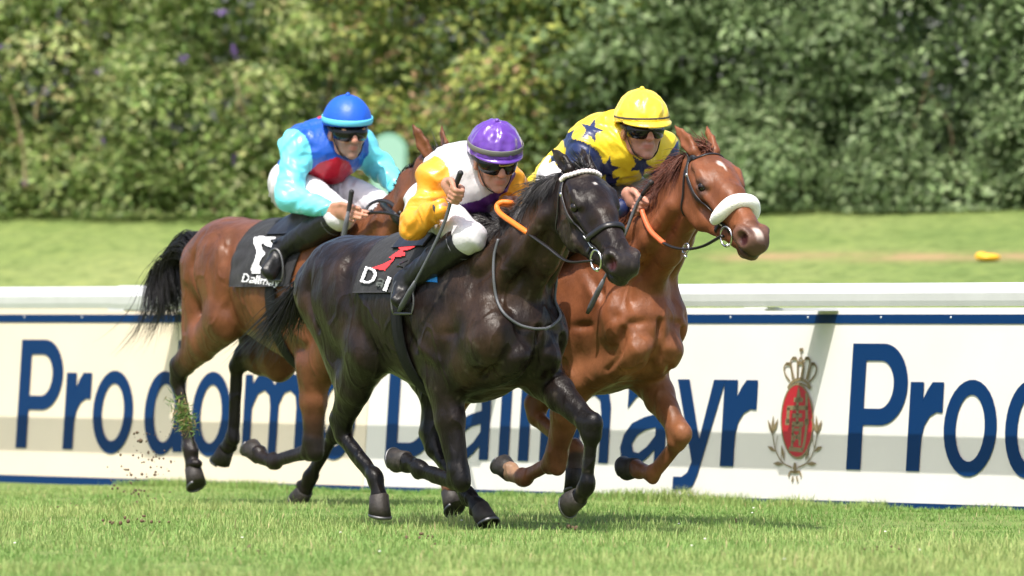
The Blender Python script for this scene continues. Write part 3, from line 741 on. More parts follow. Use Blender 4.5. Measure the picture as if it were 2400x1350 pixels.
def head_prims(f, W, D, jaw=0.0):
    "a thoroughbred's head; W maps head space (x poll to nose, y left, z forehead) to horse space, D rotates directions"
    c = lambda a, b, ra, rb, k=.03, side=(0, 1, 0), sub=False: f.ecap(W(a), W(b), ra, rb, D(side), k, sub)
    e = lambda p, r, k=.03, R=None, sub=False: f.ell(W(p), r, D(np.eye(3) if R is None else R), k, sub)
    st = [(-.02, -.02, .062, .075), (.08, -.008, .080, .085), (.17, -.010, .084, .088), (.27, -.018, .066, .078), (.37, -.028, .052, .064), (.47, -.038, .047, .058), (.55, -.044, .046, .053)]
    for a, b in zip(st[:-1], st[1:]): c((a[0], 0, a[1]), (b[0], 0, b[1]), a[2:], b[2:], .02)
    c((.10, 0, .055), (.30, 0, .040), (.060, .022), (.040, .020), .04)          # flat forehead to nasal bone
    c((.30, 0, .040), (.47, 0, .006), (.036, .018), (.028, .018), .03)
    for y in (1, -1):
        e((.150, .054 * y, -.090), (.130, .032, .100), .035)                     # cheek
        c((.10, .055 * y, -.15), (.20, .05 * y, -.165), .026, .024, .03)         # jaw edge
        c((.20, .045 * y, -.155), (.45, .022 * y, -.100), (.018, .03), (.014, .022), .03)
        e((.185, .078 * y, .030), (.048, .022, .026), .02, rotm(.15 * -y, -.1))   # brow
        c((.215, .083 * y, -.014), (.36, .056 * y, -.045), .011, .007, .025)     # facial crest
        e((.200, .098 * y, .008), (.028, .017, .021), .012, None, True)          # eye socket
        c((.168, .093 * y, .022), (.225, .088 * y, .027), .007, .006, .01)       # upper lid
        c((.172, .094 * y, -.010), (.222, .089 * y, -.010), .006, .005, .01)     # lower lid
        c((.08, .075 * y, .045), (.15, .085 * y, .05), .012, .012, .03)
        e((.255, .070 * y, -.075), (.05, .02, .03), .03, None, True)             # hollow before the cheek
        e((.538, .048 * y, -.028), (.056, .028, .044), .018, rotm(-.25 * y, -.25))  # nostril wing
        e((.560, .066 * y, -.026), (.034, .027, .028), .008, rotm(-.35 * y, -.75), True)
        c((.50, .05 * y, .0), (.45, .048 * y, -.02), .008, .006, .015)
    e((.566, 0, -.050), (.034, .043, .046), .03)                                 # upper lip
    c((.40, 0, -.100 - jaw), (.53, 0, -.100 - jaw), (.026, .020), (.032, .018), .03)
    e((.545, 0, -.106 - jaw), (.036, .033, .018), .02)                           # lower lip and chin
    e((.505, 0, -.122 - jaw), (.030, .026, .022), .02)
    for y in (1, -1): c((.43, .050 * y, -.082 - jaw * .3), (.60, .036 * y, -.086 - jaw * .6), .006, .009, .012, (0, 1, 0), True)

TRUNK = [(-.86, 1.00, .060, .09), (-.77, 1.02, .160, .19), (-.58, 1.035, .235, .235), (-.38, 1.02, .245, .255), (-.17, .985, .250, .290),
         (.06, .955, .262, .330), (.26, .945, .260, .370), (.44, .935, .235, .375), (.60, .90, .190, .30), (.72, .865, .148, .22), (.80, .86, .09, .13)]

# muscle edges and hollows of a fit racehorse: (points, width, height), mirrored left and right
RELIEF = [
    ([(.40, .13, 1.24), (.60, .17, 1.06), (.80, .17, .90)], .026, -.014),          # front edge of the shoulder
    ([(.46, .17, 1.18), (.66, .19, .98)], .030, .008), ([(.30, .18, 1.20), (.48, .21, .98)], .018, -.007),
    ([(.18, .21, 1.16), (.20, .25, .98), (.30, .25, .80)], .030, -.013),            # behind the shoulder
    ([(.33, .24, .90), (.48, .23, .86), (.62, .21, .86)], .020, -.011),             # over the triceps
    ([(.36, .25, .80), (.46, .23, .74)], .030, .009),
    ([(.90, 0, .88), (.88, 0, .76), (.78, 0, .64)], .016, -.022), ([(.78, 0, .64), (.60, 0, .57)], .016, -.012),
    ([(.84, .155, .84), (.80, .165, .74), (.70, .17, .66)], .017, -.016), ([(.87, .06, .68), (.78, .11, .645)], .020, -.010),
    ([(.86, .03, .88), (.84, .12, .87)], .020, -.010), ([(.88, .07, .77)], .05, .0) if False else ([(.88, .05, .77), (.86, .10, .75)], .035, .010),
    ([(-.30, .23, 1.18), (-.26, .24, 1.02), (-.24, .20, .84)], .040, -.014),        # hollow of the flank
    ([(-.18, .24, .98), (-.32, .20, .80)], .030, -.008), ([(-.32, .22, 1.22), (-.20, .21, 1.22)], .04, -.010),
    ([(-.56, .19, 1.20), (-.60, .24, 1.04), (-.52, .23, .88)], .020, -.012),        # between thigh and hamstrings
    ([(-.72, .15, 1.18), (-.74, .20, 1.00), (-.66, .18, .80)], .016, -.012), ([(-.65, .19, 1.12), (-.67, .22, .98)], .030, .007),
    ([(-.46, .22, 1.14), (-.42, .24, .98), (-.36, .23, .86)], .030, .008), ([(-.36, .23, 1.06), (-.32, .22, .90)], .018, -.008),
    ([(-.80, 0, 1.10), (-.86, 0, .86)], .02, -.02), ([(-.30, 0, 1.28), (-.60, 0, 1.29)], .018, -.006),
] + [([(.13 - i * .055, .24, 1.06), (.10 - i * .055, .26, .94), (.11 - i * .055, .23, .78)], .014, -.0035) for i in range(5)]
def make_horse(org, yaw, P, H, label, cat='horse'):
    h = Horse(org, yaw); L = h.L
    f = Field(); pit = P.get('pitch', 0.); dz = P.get('dz', 0.)
    cp, sp = math.cos(pit), math.sin(pit); hs = P.get('len', 1.)
    T = lambda p: V3(p[0] * cp * hs - (p[2] - 1) * sp, p[1], 1 + dz + p[0] * sp + (p[2] - 1) * cp)
    # trunk
    st = TRUNK
    xs = np.array([q[0] for q in st]); dense = np.linspace(xs[0], xs[-1], 17)
    I = lambda j: np.interp(dense, xs, [q[j] for q in st])
    tr = np.stack([dense, I(1), I(2), I(3)], 1)
    h.T = T
    for a, b in zip(tr[:-1], tr[1:]): f.ecap(T((a[0], 0, a[1])), T((b[0], 0, b[1])), a[2:], b[2:], (0, 1, 0), .05)
    f.ecap(T((.12, 0, 1.255)), T((.42, 0, 1.285)), (.04, .07), (.05, .08), (0, 1, 0), .12)     # withers
    f.ecap(T((-.85, 0, 1.16)), T((-.62, 0, 1.20)), (.05, .05), (.10, .06), (0, 1, 0), .10)     # tail head
    h.trunk = Field(); h.trunk.p = list(f.p)
    # neck
    n = P['neck']
    for a, b in zip(n[:-1], n[1:]): f.ecap(a[0], b[0], a[1], b[1], (0, 1, 0), .07)
    for y in (1, -1):                                                            # neck muscles, windpipe
        q = P['neck']; dn = lambda i, k, yy: q[i][0] + np.cross(V3(0, 1, 0), unit(q[min(i + 1, 3)][0] - q[max(i - 1, 0)][0])) * q[i][1][1] * k + V3(0, yy * y, 0)
        f.chain([T((.74, .14 * y, .93)), dn(1, .45, .115), dn(2, .42, .082), dn(3, .35, .070)], [.060, .052, .046, .040], (0, 1, 0), .030)
        f.chain([T((.40, .13 * y, 1.16)), dn(1, -.15, .118), dn(2, -.15, .085)], [.07, .055, .042], (0, 1, 0), .04)
        if y == 1: f.chain([T((.80, 0, .93)), dn(1, .92, 0), dn(2, .90, 0), dn(3, .85, 0)], [.055, .042, .040, .040], (0, 1, 0), .03)
    # legs
    J = {}
    for k, v in P["legs"].items(): J[k] = [T((q[0], q[1], q[2] - dz)) if abs(q[0]) < 3 else L(*q) for q in v]
    h.J = J
    hoof = {}
    for key, pts in J.items():
        y = 1 if key[0] == 'L' else -1
        if key[1] == 'F':
            sh, el, kn, fe, co, toe = pts
            top = T((.36, .13 * y, 1.14)); ptx = T((.76, .138 * y, .86))
            f.ecap(top, sh, (.055, .12), (.085, .12), (0, 1, 0), .06)               # shoulder blade
            f.ecap(sh, el, (.075, .10), (.07, .11), (0, 1, 0), .05)                  # upper arm
            f.ell(T((.40, .195 * y, .86)), (.17, .065, .14), rotm(0, .35), .04)      # triceps
            f.ell(ptx, (.075, .06, .08), None, .08)                                 # point of shoulder
            f.ell(T((.80, .080 * y, .755)), (.078, .074, .10), rotm(.2 * -y, -.3), .020)   # breast muscles
            f.ecap(T((.70, .09 * y, .70)), el + V3(.04, -.02 * y, -.02), (.07, .07), (.06, .07), (0, 1, 0), .05)
            ax = unit(kn - el); mid = el + (kn - el) * .42; fwd = np.cross(V3(0, 1, 0), ax); fwd = fwd if fwd[0] > 0 else -fwd
            f.ecap(el, mid, (.074, .108), (.056, .076), (0, 1, 0), .04)
            f.ecap(mid, kn - ax * .05, (.055, .074), (.042, .050), (0, 1, 0), .03)
            f.ecap(el + fwd * .035 + V3(0, .03 * y, 0), mid + fwd * .03 + ax * .06, .032, .018, (0, 1, 0), .025)     # extensor
            f.ecap(el - fwd * .04 + V3(0, .02 * y, 0), mid - fwd * .03 + ax * .05, .034, .018, (0, 1, 0), .02)
            f.ell(el - fwd * .085 - ax * .06 + V3(0, .012 * y, 0), (.035, .03, .04), None, .04)     # point of elbow
            a2 = unit(fe - kn)
            f.ecap(kn - ax * .05, kn + a2 * .04, (.047, .052), (.042, .046), (0, 1, 0), .02)
            f.ell(kn + fwd * .018, (.042, .041, .05), None, .02)
            back = unit(np.cross(a2, V3(0, 1, 0))); back = back if np.dot(back, -fwd) > -0.2 and True else back
            back = -np.cross(V3(0, 1, 0), a2); back = unit(back) * (1 if np.dot(back, np.cross(V3(0, 1, 0), ax)) * np.dot(fwd, np.cross(V3(0, 1, 0), ax)) < 0 else -1)
            f.ecap(kn + a2 * .04, fe, (.025, .027), (.023, .026), (0, 1, 0), .012)
            f.ecap(kn + a2 * .04 + back * .028, fe + back * .023 - a2 * .03, (.014, .015), (.016, .017), (0, 1, 0), .012)
        else:
            hip, stf, hk, fe, co, toe = pts
            f.ell(T((-.50, .11 * y, 1.12)), (.25, .125, .14), rotm(0, -.12), .04)    # croup muscle
            f.ecap(T((-.80, .085 * y, 1.08)), stf * .35 + hk * .65 + V3(-.02, 0, .06), (.075, .085), (.045, .055), (0, 1, 0), .05)   # hamstrings
            f.ecap(T((-.70, .155 * y, 1.05)), stf * .5 + hk * .5 + V3(-.03, 0.005 * y, .06), (.075, .10), (.045, .06), (0, 1, 0), .04)
            f.ecap(hip, stf, (.10, .20), (.075, .10), (0, 1, 0), .06)                # thigh
            f.ecap(T((-.34, .19 * y, 1.13)), stf + V3(.01, 0, .02), (.05, .06), (.055, .06), (0, 1, 0), .06)
            f.ell(stf + V3(.03, 0.0, 0), (.062, .058, .07), None, .04)
            ax = unit(hk - stf); mid = stf + (hk - stf) * .45; fwd = np.cross(V3(0, 1, 0), ax); fwd = fwd if fwd[0] > 0 or fwd[2] > .5 else -fwd
            f.ecap(stf, mid, (.085, .122), (.062, .092), (0, 1, 0), .05)             # gaskin
            f.ecap(mid, hk - ax * .05, (.062, .092), (.042, .054), (0, 1, 0), .03)
            f.ecap(mid + fwd * .03 + V3(0, .02 * y, 0), hk - ax * .06 + fwd * .022, .032, .016, (0, 1, 0), .02)
            calc = hk - fwd * .052 - ax * .035
            f.ecap(mid - fwd * .055, calc, .024, .022, (0, 1, 0), .03)                # tendon to the point of hock
            a2 = unit(fe - hk)
            f.ecap(calc, hk + a2 * .05 - fwd * .02, (.023, .028), (.026, .03), (0, 1, 0), .02)
            f.ecap(hk - ax * .05, hk + a2 * .055, (.045, .054), (.038, .046), (0, 1, 0), .025)
            back = np.cross(a2, V3(0, 1, 0)); back = unit(back if np.dot(back, fwd) < 0 else -back)
            f.ecap(hk + a2 * .04, fe, (.027, .029), (.025, .028), (0, 1, 0), .012)
            f.ecap(hk + a2 * .06 + back * .029, fe + back * .025 - a2 * .03, (.015, .016), (.016, .018), (0, 1, 0), .012)
        p = unit(co - fe)
        bk = back
        f.ecap(fe - a2 * .02, fe + p * .012, (.035, .039), (.033, .037), (0, 1, 0), .015)
        f.ell(fe + bk * .026 + p * .005, (.026, .025, .026), None, .015)             # sesamoid and ergot
        f.ecap(fe, co, (.028, .030), (.036, .038), (0, 1, 0), .02)
        f.ell(co + bk * .032 - p * .01, (.034, .034, .022), None, .02)
        hoof[key] = (fe, co, toe, bk)
    # head
    hp = L(*P['poll']); hR = rotm(*P['head']); hsc = P.get('hscale', 1.)
    W = lambda p: hp + hsc * (hR @ np.asarray(p, float)); D = lambda d: hR @ np.asarray(d, float)
    h.W, h.hR, h.hp, h.hsc = W, hR, hp, hsc
    i0 = len(f.p)
    g = Field(); head_prims(g, W, D)
    if hsc != 1.:
        for i, p in enumerate(g.p):
            if p[0] == 'e': g.p[i] = ('e', (p[1][0], p[1][1] * hsc, p[1][2]), p[2] * hsc, p[3])
            else: g.p[i] = ('c', (*p[1][:2], p[1][2] * hsc, p[1][3] * hsc, *p[1][4:]), p[2] * hsc, p[3])
    # join the neck to the head
    f.ecap(n[-1][0], W((.05, 0, -.03)), n[-1][1], (.068, .10), (0, 1, 0), .05)
    f.ecap(W((.04, 0, -.03)), W((.12, 0, -.10)), (.06, .08), (.05, .06), D((0, 1, 0)), .05)
    f.p += g.p; h.head = g
    for y, tip in ((1, P['ears'][0]), (-1, P['ears'][1])):
        b = W((.005, .050 * y, .062)); t = W(np.array([.005, .050 * y, .062]) + np.asarray(tip)); ax = unit(t - b)
        face = D((.55, .75 * y, .1)); face = unit(face - ax * np.dot(face, ax)); sd = np.cross(ax, face); Le = np.linalg.norm(t - b)
        m1 = b + ax * Le * .4; m2 = b + ax * Le * .75 - face * .004
        f.ecap(b, m1, (.026, .022), (.034, .017), sd, .02); f.ecap(m1, m2, (.034, .017), (.021, .010), sd, .012); f.ecap(m2, t, (.021, .010), (.005, .004), sd, .012)
        f.ell(b + ax * Le * .45 + face * .017, (Le * .36, .021, .013), np.stack([ax, sd, face], 1), .008, True)
    for s_ in P.get('extra', []): s_(f, L, T, W)
    h.f = f
    V, Q = f.mesh(P.get('vox', .0075), 1)
    N = vnormals(V, Q)
    # veins, sinew and skin folds: shallow relief stretched along the body
    amp = .0030 * vnoise(V * [10, 10, 5] + 3, 3) + .0022 * vnoise(V * [28, 24, 12], 5) + .0011 * (1 - 2 * np.abs(vnoise(V * [16, 16, 9] + 9, 8)))
    V = V + N * amp[:, None]
    N = vnormals(V, Q); disp = np.zeros(len(V))
    for pts, wd, ht in RELIEF + P.get('relief', []):
        for y in (1, -1):
            q = [T((p[0], p[1] * y, p[2])) for p in pts]; q = spline(q, 3) if len(q) > 2 else q
            d = np.minimum.reduce([seg_dist(V, q[i], q[i + 1]) for i in range(len(q) - 1)])
            disp += 1.75 * ht * np.exp(-(d / wd) ** 2)
            if all(abs(p[1]) < .005 for p in pts): break
    q = P['neck']
    for y in (1, -1):
        g = [T((.80, .10 * y, .96))] + [q[i][0] + np.cross(V3(0, 1, 0), unit(q[min(i + 1, 3)][0] - q[i - 1][0])) * q[i][1][1] * .72 + V3(0, q[i][1][0] * .75 * y, 0) for i in (1, 2, 3)]
        d = np.minimum.reduce([seg_dist(V, g[i], g[i + 1]) for i in range(3)]); disp += -.013 * np.exp(-(d / .020) ** 2)
    trunkish = V[:, 2] > P.get('relief_floor', .5)
    V = V + N * (disp * trunkish)[:, None]
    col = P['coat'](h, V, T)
    root = empty('horse', h.M); tag(root, label, cat, 'racehorses at full gallop')
    h.root = root
    mesh_np('body', V, Q, M[P['mat']], root, True, col)
    # eyes, hooves
    for y in (1, -1):
        mb = MB().ball(W((.199, .0865 * y, .008)), .0205 * hsc); mb.build('eye', M['eye'], root)
    for key, (fe, co, toe, bk) in hoof.items():
        ax = unit(toe - co); sd = V3(0, 1, 0); fr = unit(np.cross(sd, ax)); fr = fr if np.dot(fr, bk) < 0 else -fr
        # wall: coronet ring to ground ring, the ground surface at about 50 degrees to the front wall
        p = unit(co - fe); n_ = 20; an = np.arange(n_) * 2 * np.pi / n_
        rings = []
        wall = fr * .35 + p * .9; wall = unit(wall); down = unit(p * .8 - fr * .45)
        front = unit(np.cross(sd, down)); front = front if np.dot(front, fr) > 0 else -front
        for tt, a, b_, o in ((-.05, .030, .032, .0), (.0, .040, .042, .0), (.5, .045, .049, .010), (1., .050, .056, .022), (1., .040, .046, .022), (.93, .01, .01, .024)):
            c0 = co + down * (.088 * tt) + front * (o)
            # the wall is long at the toe and short at the heel
            r = c0 + np.outer(np.cos(an) * b_, front) + np.outer(np.sin(an) * a, sd)
            if tt <= .01: r = r - np.outer(-np.cos(an) * .020, down) * -1 * .6
            rings.append(r)
        V2 = np.vstack(rings); nr = len(rings); i = np.arange(nr - 1)[:, None]; j = np.arange(n_)[None, :]; j2 = (j + 1) % n_
        F2 = np.stack(np.broadcast_arrays(i * n_ + j, i * n_ + j2, (i + 1) * n_ + j2, (i + 1) * n_ + j), -1).reshape(-1, 4)
        ho = mesh_np('hoof', V2, [F2, (np.arange(n_) + (nr - 1) * n_)[None, :]], M[P.get('hoofmat', 'hoof')], root)
        # shoe
        arc = np.linspace(-2.3, 2.3, 22); c0 = co + down * .090 + front * .024
        pts = c0 + np.outer(np.cos(arc) * .053, front) + np.outer(np.sin(arc) * .047, sd)
        MB().tube(pts, .008, 6, flat=.6, side=down).build('horseshoe', M['worn_steel'], ho)
    # mane and tail
    hair(h, P, root)
    return h

def strands(name, S, r0, m, parent, n=3, col=None):
    "S: (count, segments, 3) polylines -> one mesh of thin tapered locks"
    S = np.asarray(S); K, sg = S.shape[:2]
    Tn = np.gradient(S, axis=1); Tn /= np.maximum(np.linalg.norm(Tn, axis=2, keepdims=True), 1e-9)
    ref = RNG.normal(size=(K, 1, 3)); A = np.cross(Tn, ref); A /= np.maximum(np.linalg.norm(A, axis=2, keepdims=True), 1e-9); B = np.cross(Tn, A)
    t = np.linspace(0, 1, sg)[None, :]
    r = np.asarray(r0).reshape(-1, 1) * np.maximum(1 - t ** 2.2, .06) * np.ones((K, 1))
    an = np.arange(n) * 2 * np.pi / n
    V = S[:, :, None] + r[:, :, None, None] * (np.cos(an)[:, None] * A[:, :, None] + np.sin(an)[:, None] * B[:, :, None])
    base = (np.arange(K) * sg * n)[:, None, None]; i = np.arange(sg - 1)[None, :, None]; j = np.arange(n)[None, None, :]; j2 = (j + 1) % n
    F = np.stack(np.broadcast_arrays(base + i * n + j, base + i * n + j2, base + (i + 1) * n + j2, base + (i + 1) * n + j), -1).reshape(-1, 4)
    return mesh_np(name, V.reshape(-1, 3), F, m, parent, True)

def hair(h, P, root):
    rg = np.random.default_rng(P.get('seed', 1))
    sg = 9; t = np.linspace(0, 1, sg)[None, :, None]
    # mane along the crest, thrown back and to one side by the wind
    cr = spline([h.f.snap(np.array(q, float)[None], .0)[0][0] for q in P['crest']], 10)
    K = P.get('nmane', 800); u = rg.random(K) * (len(cr) - 1); i = np.minimum(u.astype(int), len(cr) - 2); fr = (u - i)[:, None]
    b = cr[i] * (1 - fr) + cr[i + 1] * fr; b[:, 1] += rg.normal(0, .012, K)
    flow = P['mane_dir'](u / (len(cr) - 1), rg) if callable(P['mane_dir']) else np.tile(P['mane_dir'], (K, 1))
    lock = np.stack([vnoise(np.stack([u * .9, u * 0, u * 0], 1) + 7 * q, 3 + q) for q in range(3)], 1)
    ln = P.get('mane_len', .2) * (.55 + .6 * rg.random(K))[:, None]
    d = flow + lock * .55 + rg.normal(0, .16, (K, 3)); d /= np.linalg.norm(d, axis=1, keepdims=True)
    up = np.array([0, 0, 1.0])
    S = b[:, None] + (d * ln)[:, None] * t + up * (ln * P.get('mane_up', .12))[:, None] * np.sin(t * 2.4) - up * (ln * .35)[:, None] * t ** 2 + rg.normal(0, .3, (K, 1, 3)) * ln[:, None] * .18 * t ** 2
    d0 = h.f.at(S); G = h.f.grad(S.reshape(-1, 3)).reshape(S.shape)
    S = S + G * np.maximum(.006 - d0, 0)[..., None] * (t > 0)
    strands('mane', S, .0016 + .0014 * rg.random(K), M[P['hairmat']], root)
    # forelock
    K = 130; b = h.W((.02, 0, .075)) + rg.normal(0, .012, (K, 3))
    d = np.array(P.get('forelock', (-.4, -.1, .5))) + rg.normal(0, .25, (K, 3)); ln = .10 * (.5 + rg.random(K))[:, None]
    S = b[:, None] + (d * ln)[:, None] * t + up * -.03 * t ** 2
    strands('forelock', S, .0022 + .001 * rg.random(K), M[P['hairmat']], root)
    # tail: a dock that curves out with hair streaming behind
    tl = spline([h.L(*q) if abs(q[0]) > 9 else h.T(q) for q in P['tail']], 12); K = P.get('ntail', 900); n = len(tl)
    s0 = rg.random(K) ** 1.3 * .40; ln = .28 + .40 * rg.random(K)
    ss = np.clip(s0[:, None] + ln[:, None] * np.linspace(0, 1, 12)[None, :], 0, 1.10) * (n - 1)
    ext = np.vstack([tl, tl[-1] + (tl[-1] - tl[-3]) * np.linspace(.1, 1, 30)[:, None] * (n * .25 / 2)])
    ss = np.minimum(ss, len(ext) - 1.01); i = ss.astype(int); fr = (ss - i)[..., None]
    base = ext[i] * (1 - fr) + ext[i + 1] * fr
    a = rg.random(K) * 2 * np.pi; rr = np.sqrt(rg.random(K))
    tt = np.linspace(0, 1, 12)[None, :, None]
    wid = P.get('tail_w', .05) * (1 - .2 * (ss / (n - 1)))[..., None]
    spread = P.get('tail_spread', .16)
    offd = np.stack([np.cos(a) * .7, np.sin(a), np.cos(a)], 1)[:, None] * rr[:, None, None]
    lk = np.stack([vnoise(np.stack([a * 1.6, rr * 3, a * 0], 1) + 5 * q, 9 + q) for q in range(3)], 1)[:, None]
    S = base + offd * (wid + spread * (ss / (n - 1))[..., None] ** 2 * .6) + lk * spread * (ss / (n - 1))[..., None] ** 1.6 + rg.normal(0, .035, (K, 1, 3)) * tt ** 1.5
    S[..., 2] += -.04 * tt[..., 0] ** 2 + .02 * np.sin(tt[..., 0] * 7 + a[:, None]) * tt[..., 0]
    strands('tail', S, .0014 + .0012 * rg.random(K), M[P['hairmat']], root)
    # the fleshy dock inside the hair
    mb = MB(); k = int(n * .36); mb.tube(tl[:k], np.linspace(.045, .02, k), 10); mb.build('dock', M[P['hairmat']], root)
# ------------------------------------------------------------------ riders and tack
def in_poly(P, poly):
    P = np.asarray(P); poly = np.asarray(poly, float); ins = np.zeros(len(P), bool); j = len(poly) - 1
    for i in range(len(poly)):
        a, b = poly[i], poly[j]
        c = (a[1] > P[:, 1]) != (b[1] > P[:, 1])
        x = (b[0] - a[0]) * (P[:, 1] - a[1]) / (b[1] - a[1] + 1e-12) + a[0]
        ins ^= c & (P[:, 0] < x); j = i
    return ins
def star(cx, cy, r, rot=0., squash=1.):
    return [(cx + (r if k % 2 == 0 else r * .42) * math.sin(k * math.pi / 5 + rot) * squash, cy - (r if k % 2 == 0 else r * .42) * math.cos(k * math.pi / 5 + rot)) for k in range(10)]

def fist(f, c, g, p, flip=1., curl=1.):
    "a closed hand: c grip centre, g grip axis (towards the thumb), p wrist to grip"
    g = unit(g); p = unit(np.asarray(p, float) - g * np.dot(p, g)); b = np.cross(g, p) * flip
    q = lambda x, y, z=0.: c + p * x + b * y + g * z
    Rm = np.stack([p, g, b], 1)
    f.ell(q(-.036, .012), (.046, .043, .019), Rm, .012)
    f.ecap(q(-.085, .004), q(-.045, .010), (.030, .022), (.036, .020), g, .015)
    for i in range(4):
        z = (1.5 - i) * .0205; s = (.98, 1.05, 1.0, .86)[i]; r = (.0105, .0108, .0104, .0092)[i]
        pts = [q(-.012, .020, z), q(.010 * s, .031 * s, z), q(.040 * s * curl, .018 * s, z * .98), q(.038 * s * curl, -.012, z * .95), q(.012, -.024, z * .92)]
        f.chain(pts, [r * 1.1, r * 1.12, r, r * .92, r * .85], g, .004, .010)
    f.chain([q(-.055, -.002, .032), q(-.022, -.014, .046), q(.010, -.020, .044), q(.034, -.018, .030)], [.016, .0125, .0112, .0095], b, .006, .012)
def open_hand(f, wr, tips, side, back):
    "palm with the fingers reaching forward"
    k = wr + (np.mean(tips[:4], 0) - wr) * .5
    f.ecap(wr, k, (.028, .020), (.040, .017), side, .015)
    for i in range(4):
        z = (1.5 - i) * .020; base = k + side * z * .95; t = tips[i]; md = (base + t) / 2 + back * .012
        f.chain([base, md, t], [.0112, .0102, .0085], side, .004, .010)
    f.chain([wr + side * .028 + (k - wr) * .25, wr + side * .046 + (k - wr) * .75, tips[4]], [.016, .0125, .0095], back, .006, .012)

def human_head(f, c, R, s=1.):
    W = lambda p: c + s * (R @ np.asarray(p, float)); E = lambda p, r, k=.02, Rm=None, sub=False: f.ell(W(p), np.asarray(r) * s, R if Rm is None else R @ Rm, k, sub)
    C = lambda a, b, ra, rb, k=.012, sub=False: f.ecap(W(a), W(b), np.asarray(ra) * s, np.asarray(rb) * s, R[:, 1], k, sub)
    E((-.012, 0, .030), (.098, .076, .092)); E((.026, 0, -.030), (.068, .062, .082), .03); E((.030, 0, -.082), (.052, .046, .034), .03)
    E((.072, 0, -.106), (.022, .024, .018), .02)
    C((.082, 0, .018), (.108, 0, -.028), .009, .0135, .014); E((.101, 0, -.034), (.017, .018, .010), .008)
    for y in (1, -1):
        E((.078, .030 * y, .020), (.020, .030, .010), .012)                 # brow
        E((.058, .046 * y, -.026), (.026, .020, .020), .02)                 # cheek bone
        E((.088, .031 * y, -.002), (.016, .020, .012), .010, None, True)    # socket
        E((.074, .031 * y, -.002), (.014, .014, .012), .004)                # eyeball
        E((-.008, .077 * y, -.012), (.030, .011, .036), .008, rotm(.3 * y, -.15)); E((-.002, .088 * y, -.008), (.014, .006, .020), .006, None, True)
        C((.090, .022 * y, -.040), (.076, .036 * y, -.068), .005, .004, .012, True)   # smile line
        C((-.03, .05 * y, -.07), (.02, .045 * y, -.095), .016, .014, .02)   # jaw edge
    E((.086, 0, -.060), (.014, .024, .0075), .008); E((.084, 0, -.074), (.013, .021, .0075), .008)
    C((.104, -.020, -.0665), (.104, .020, -.0665), .0028, .0028, .004, True)
    return W

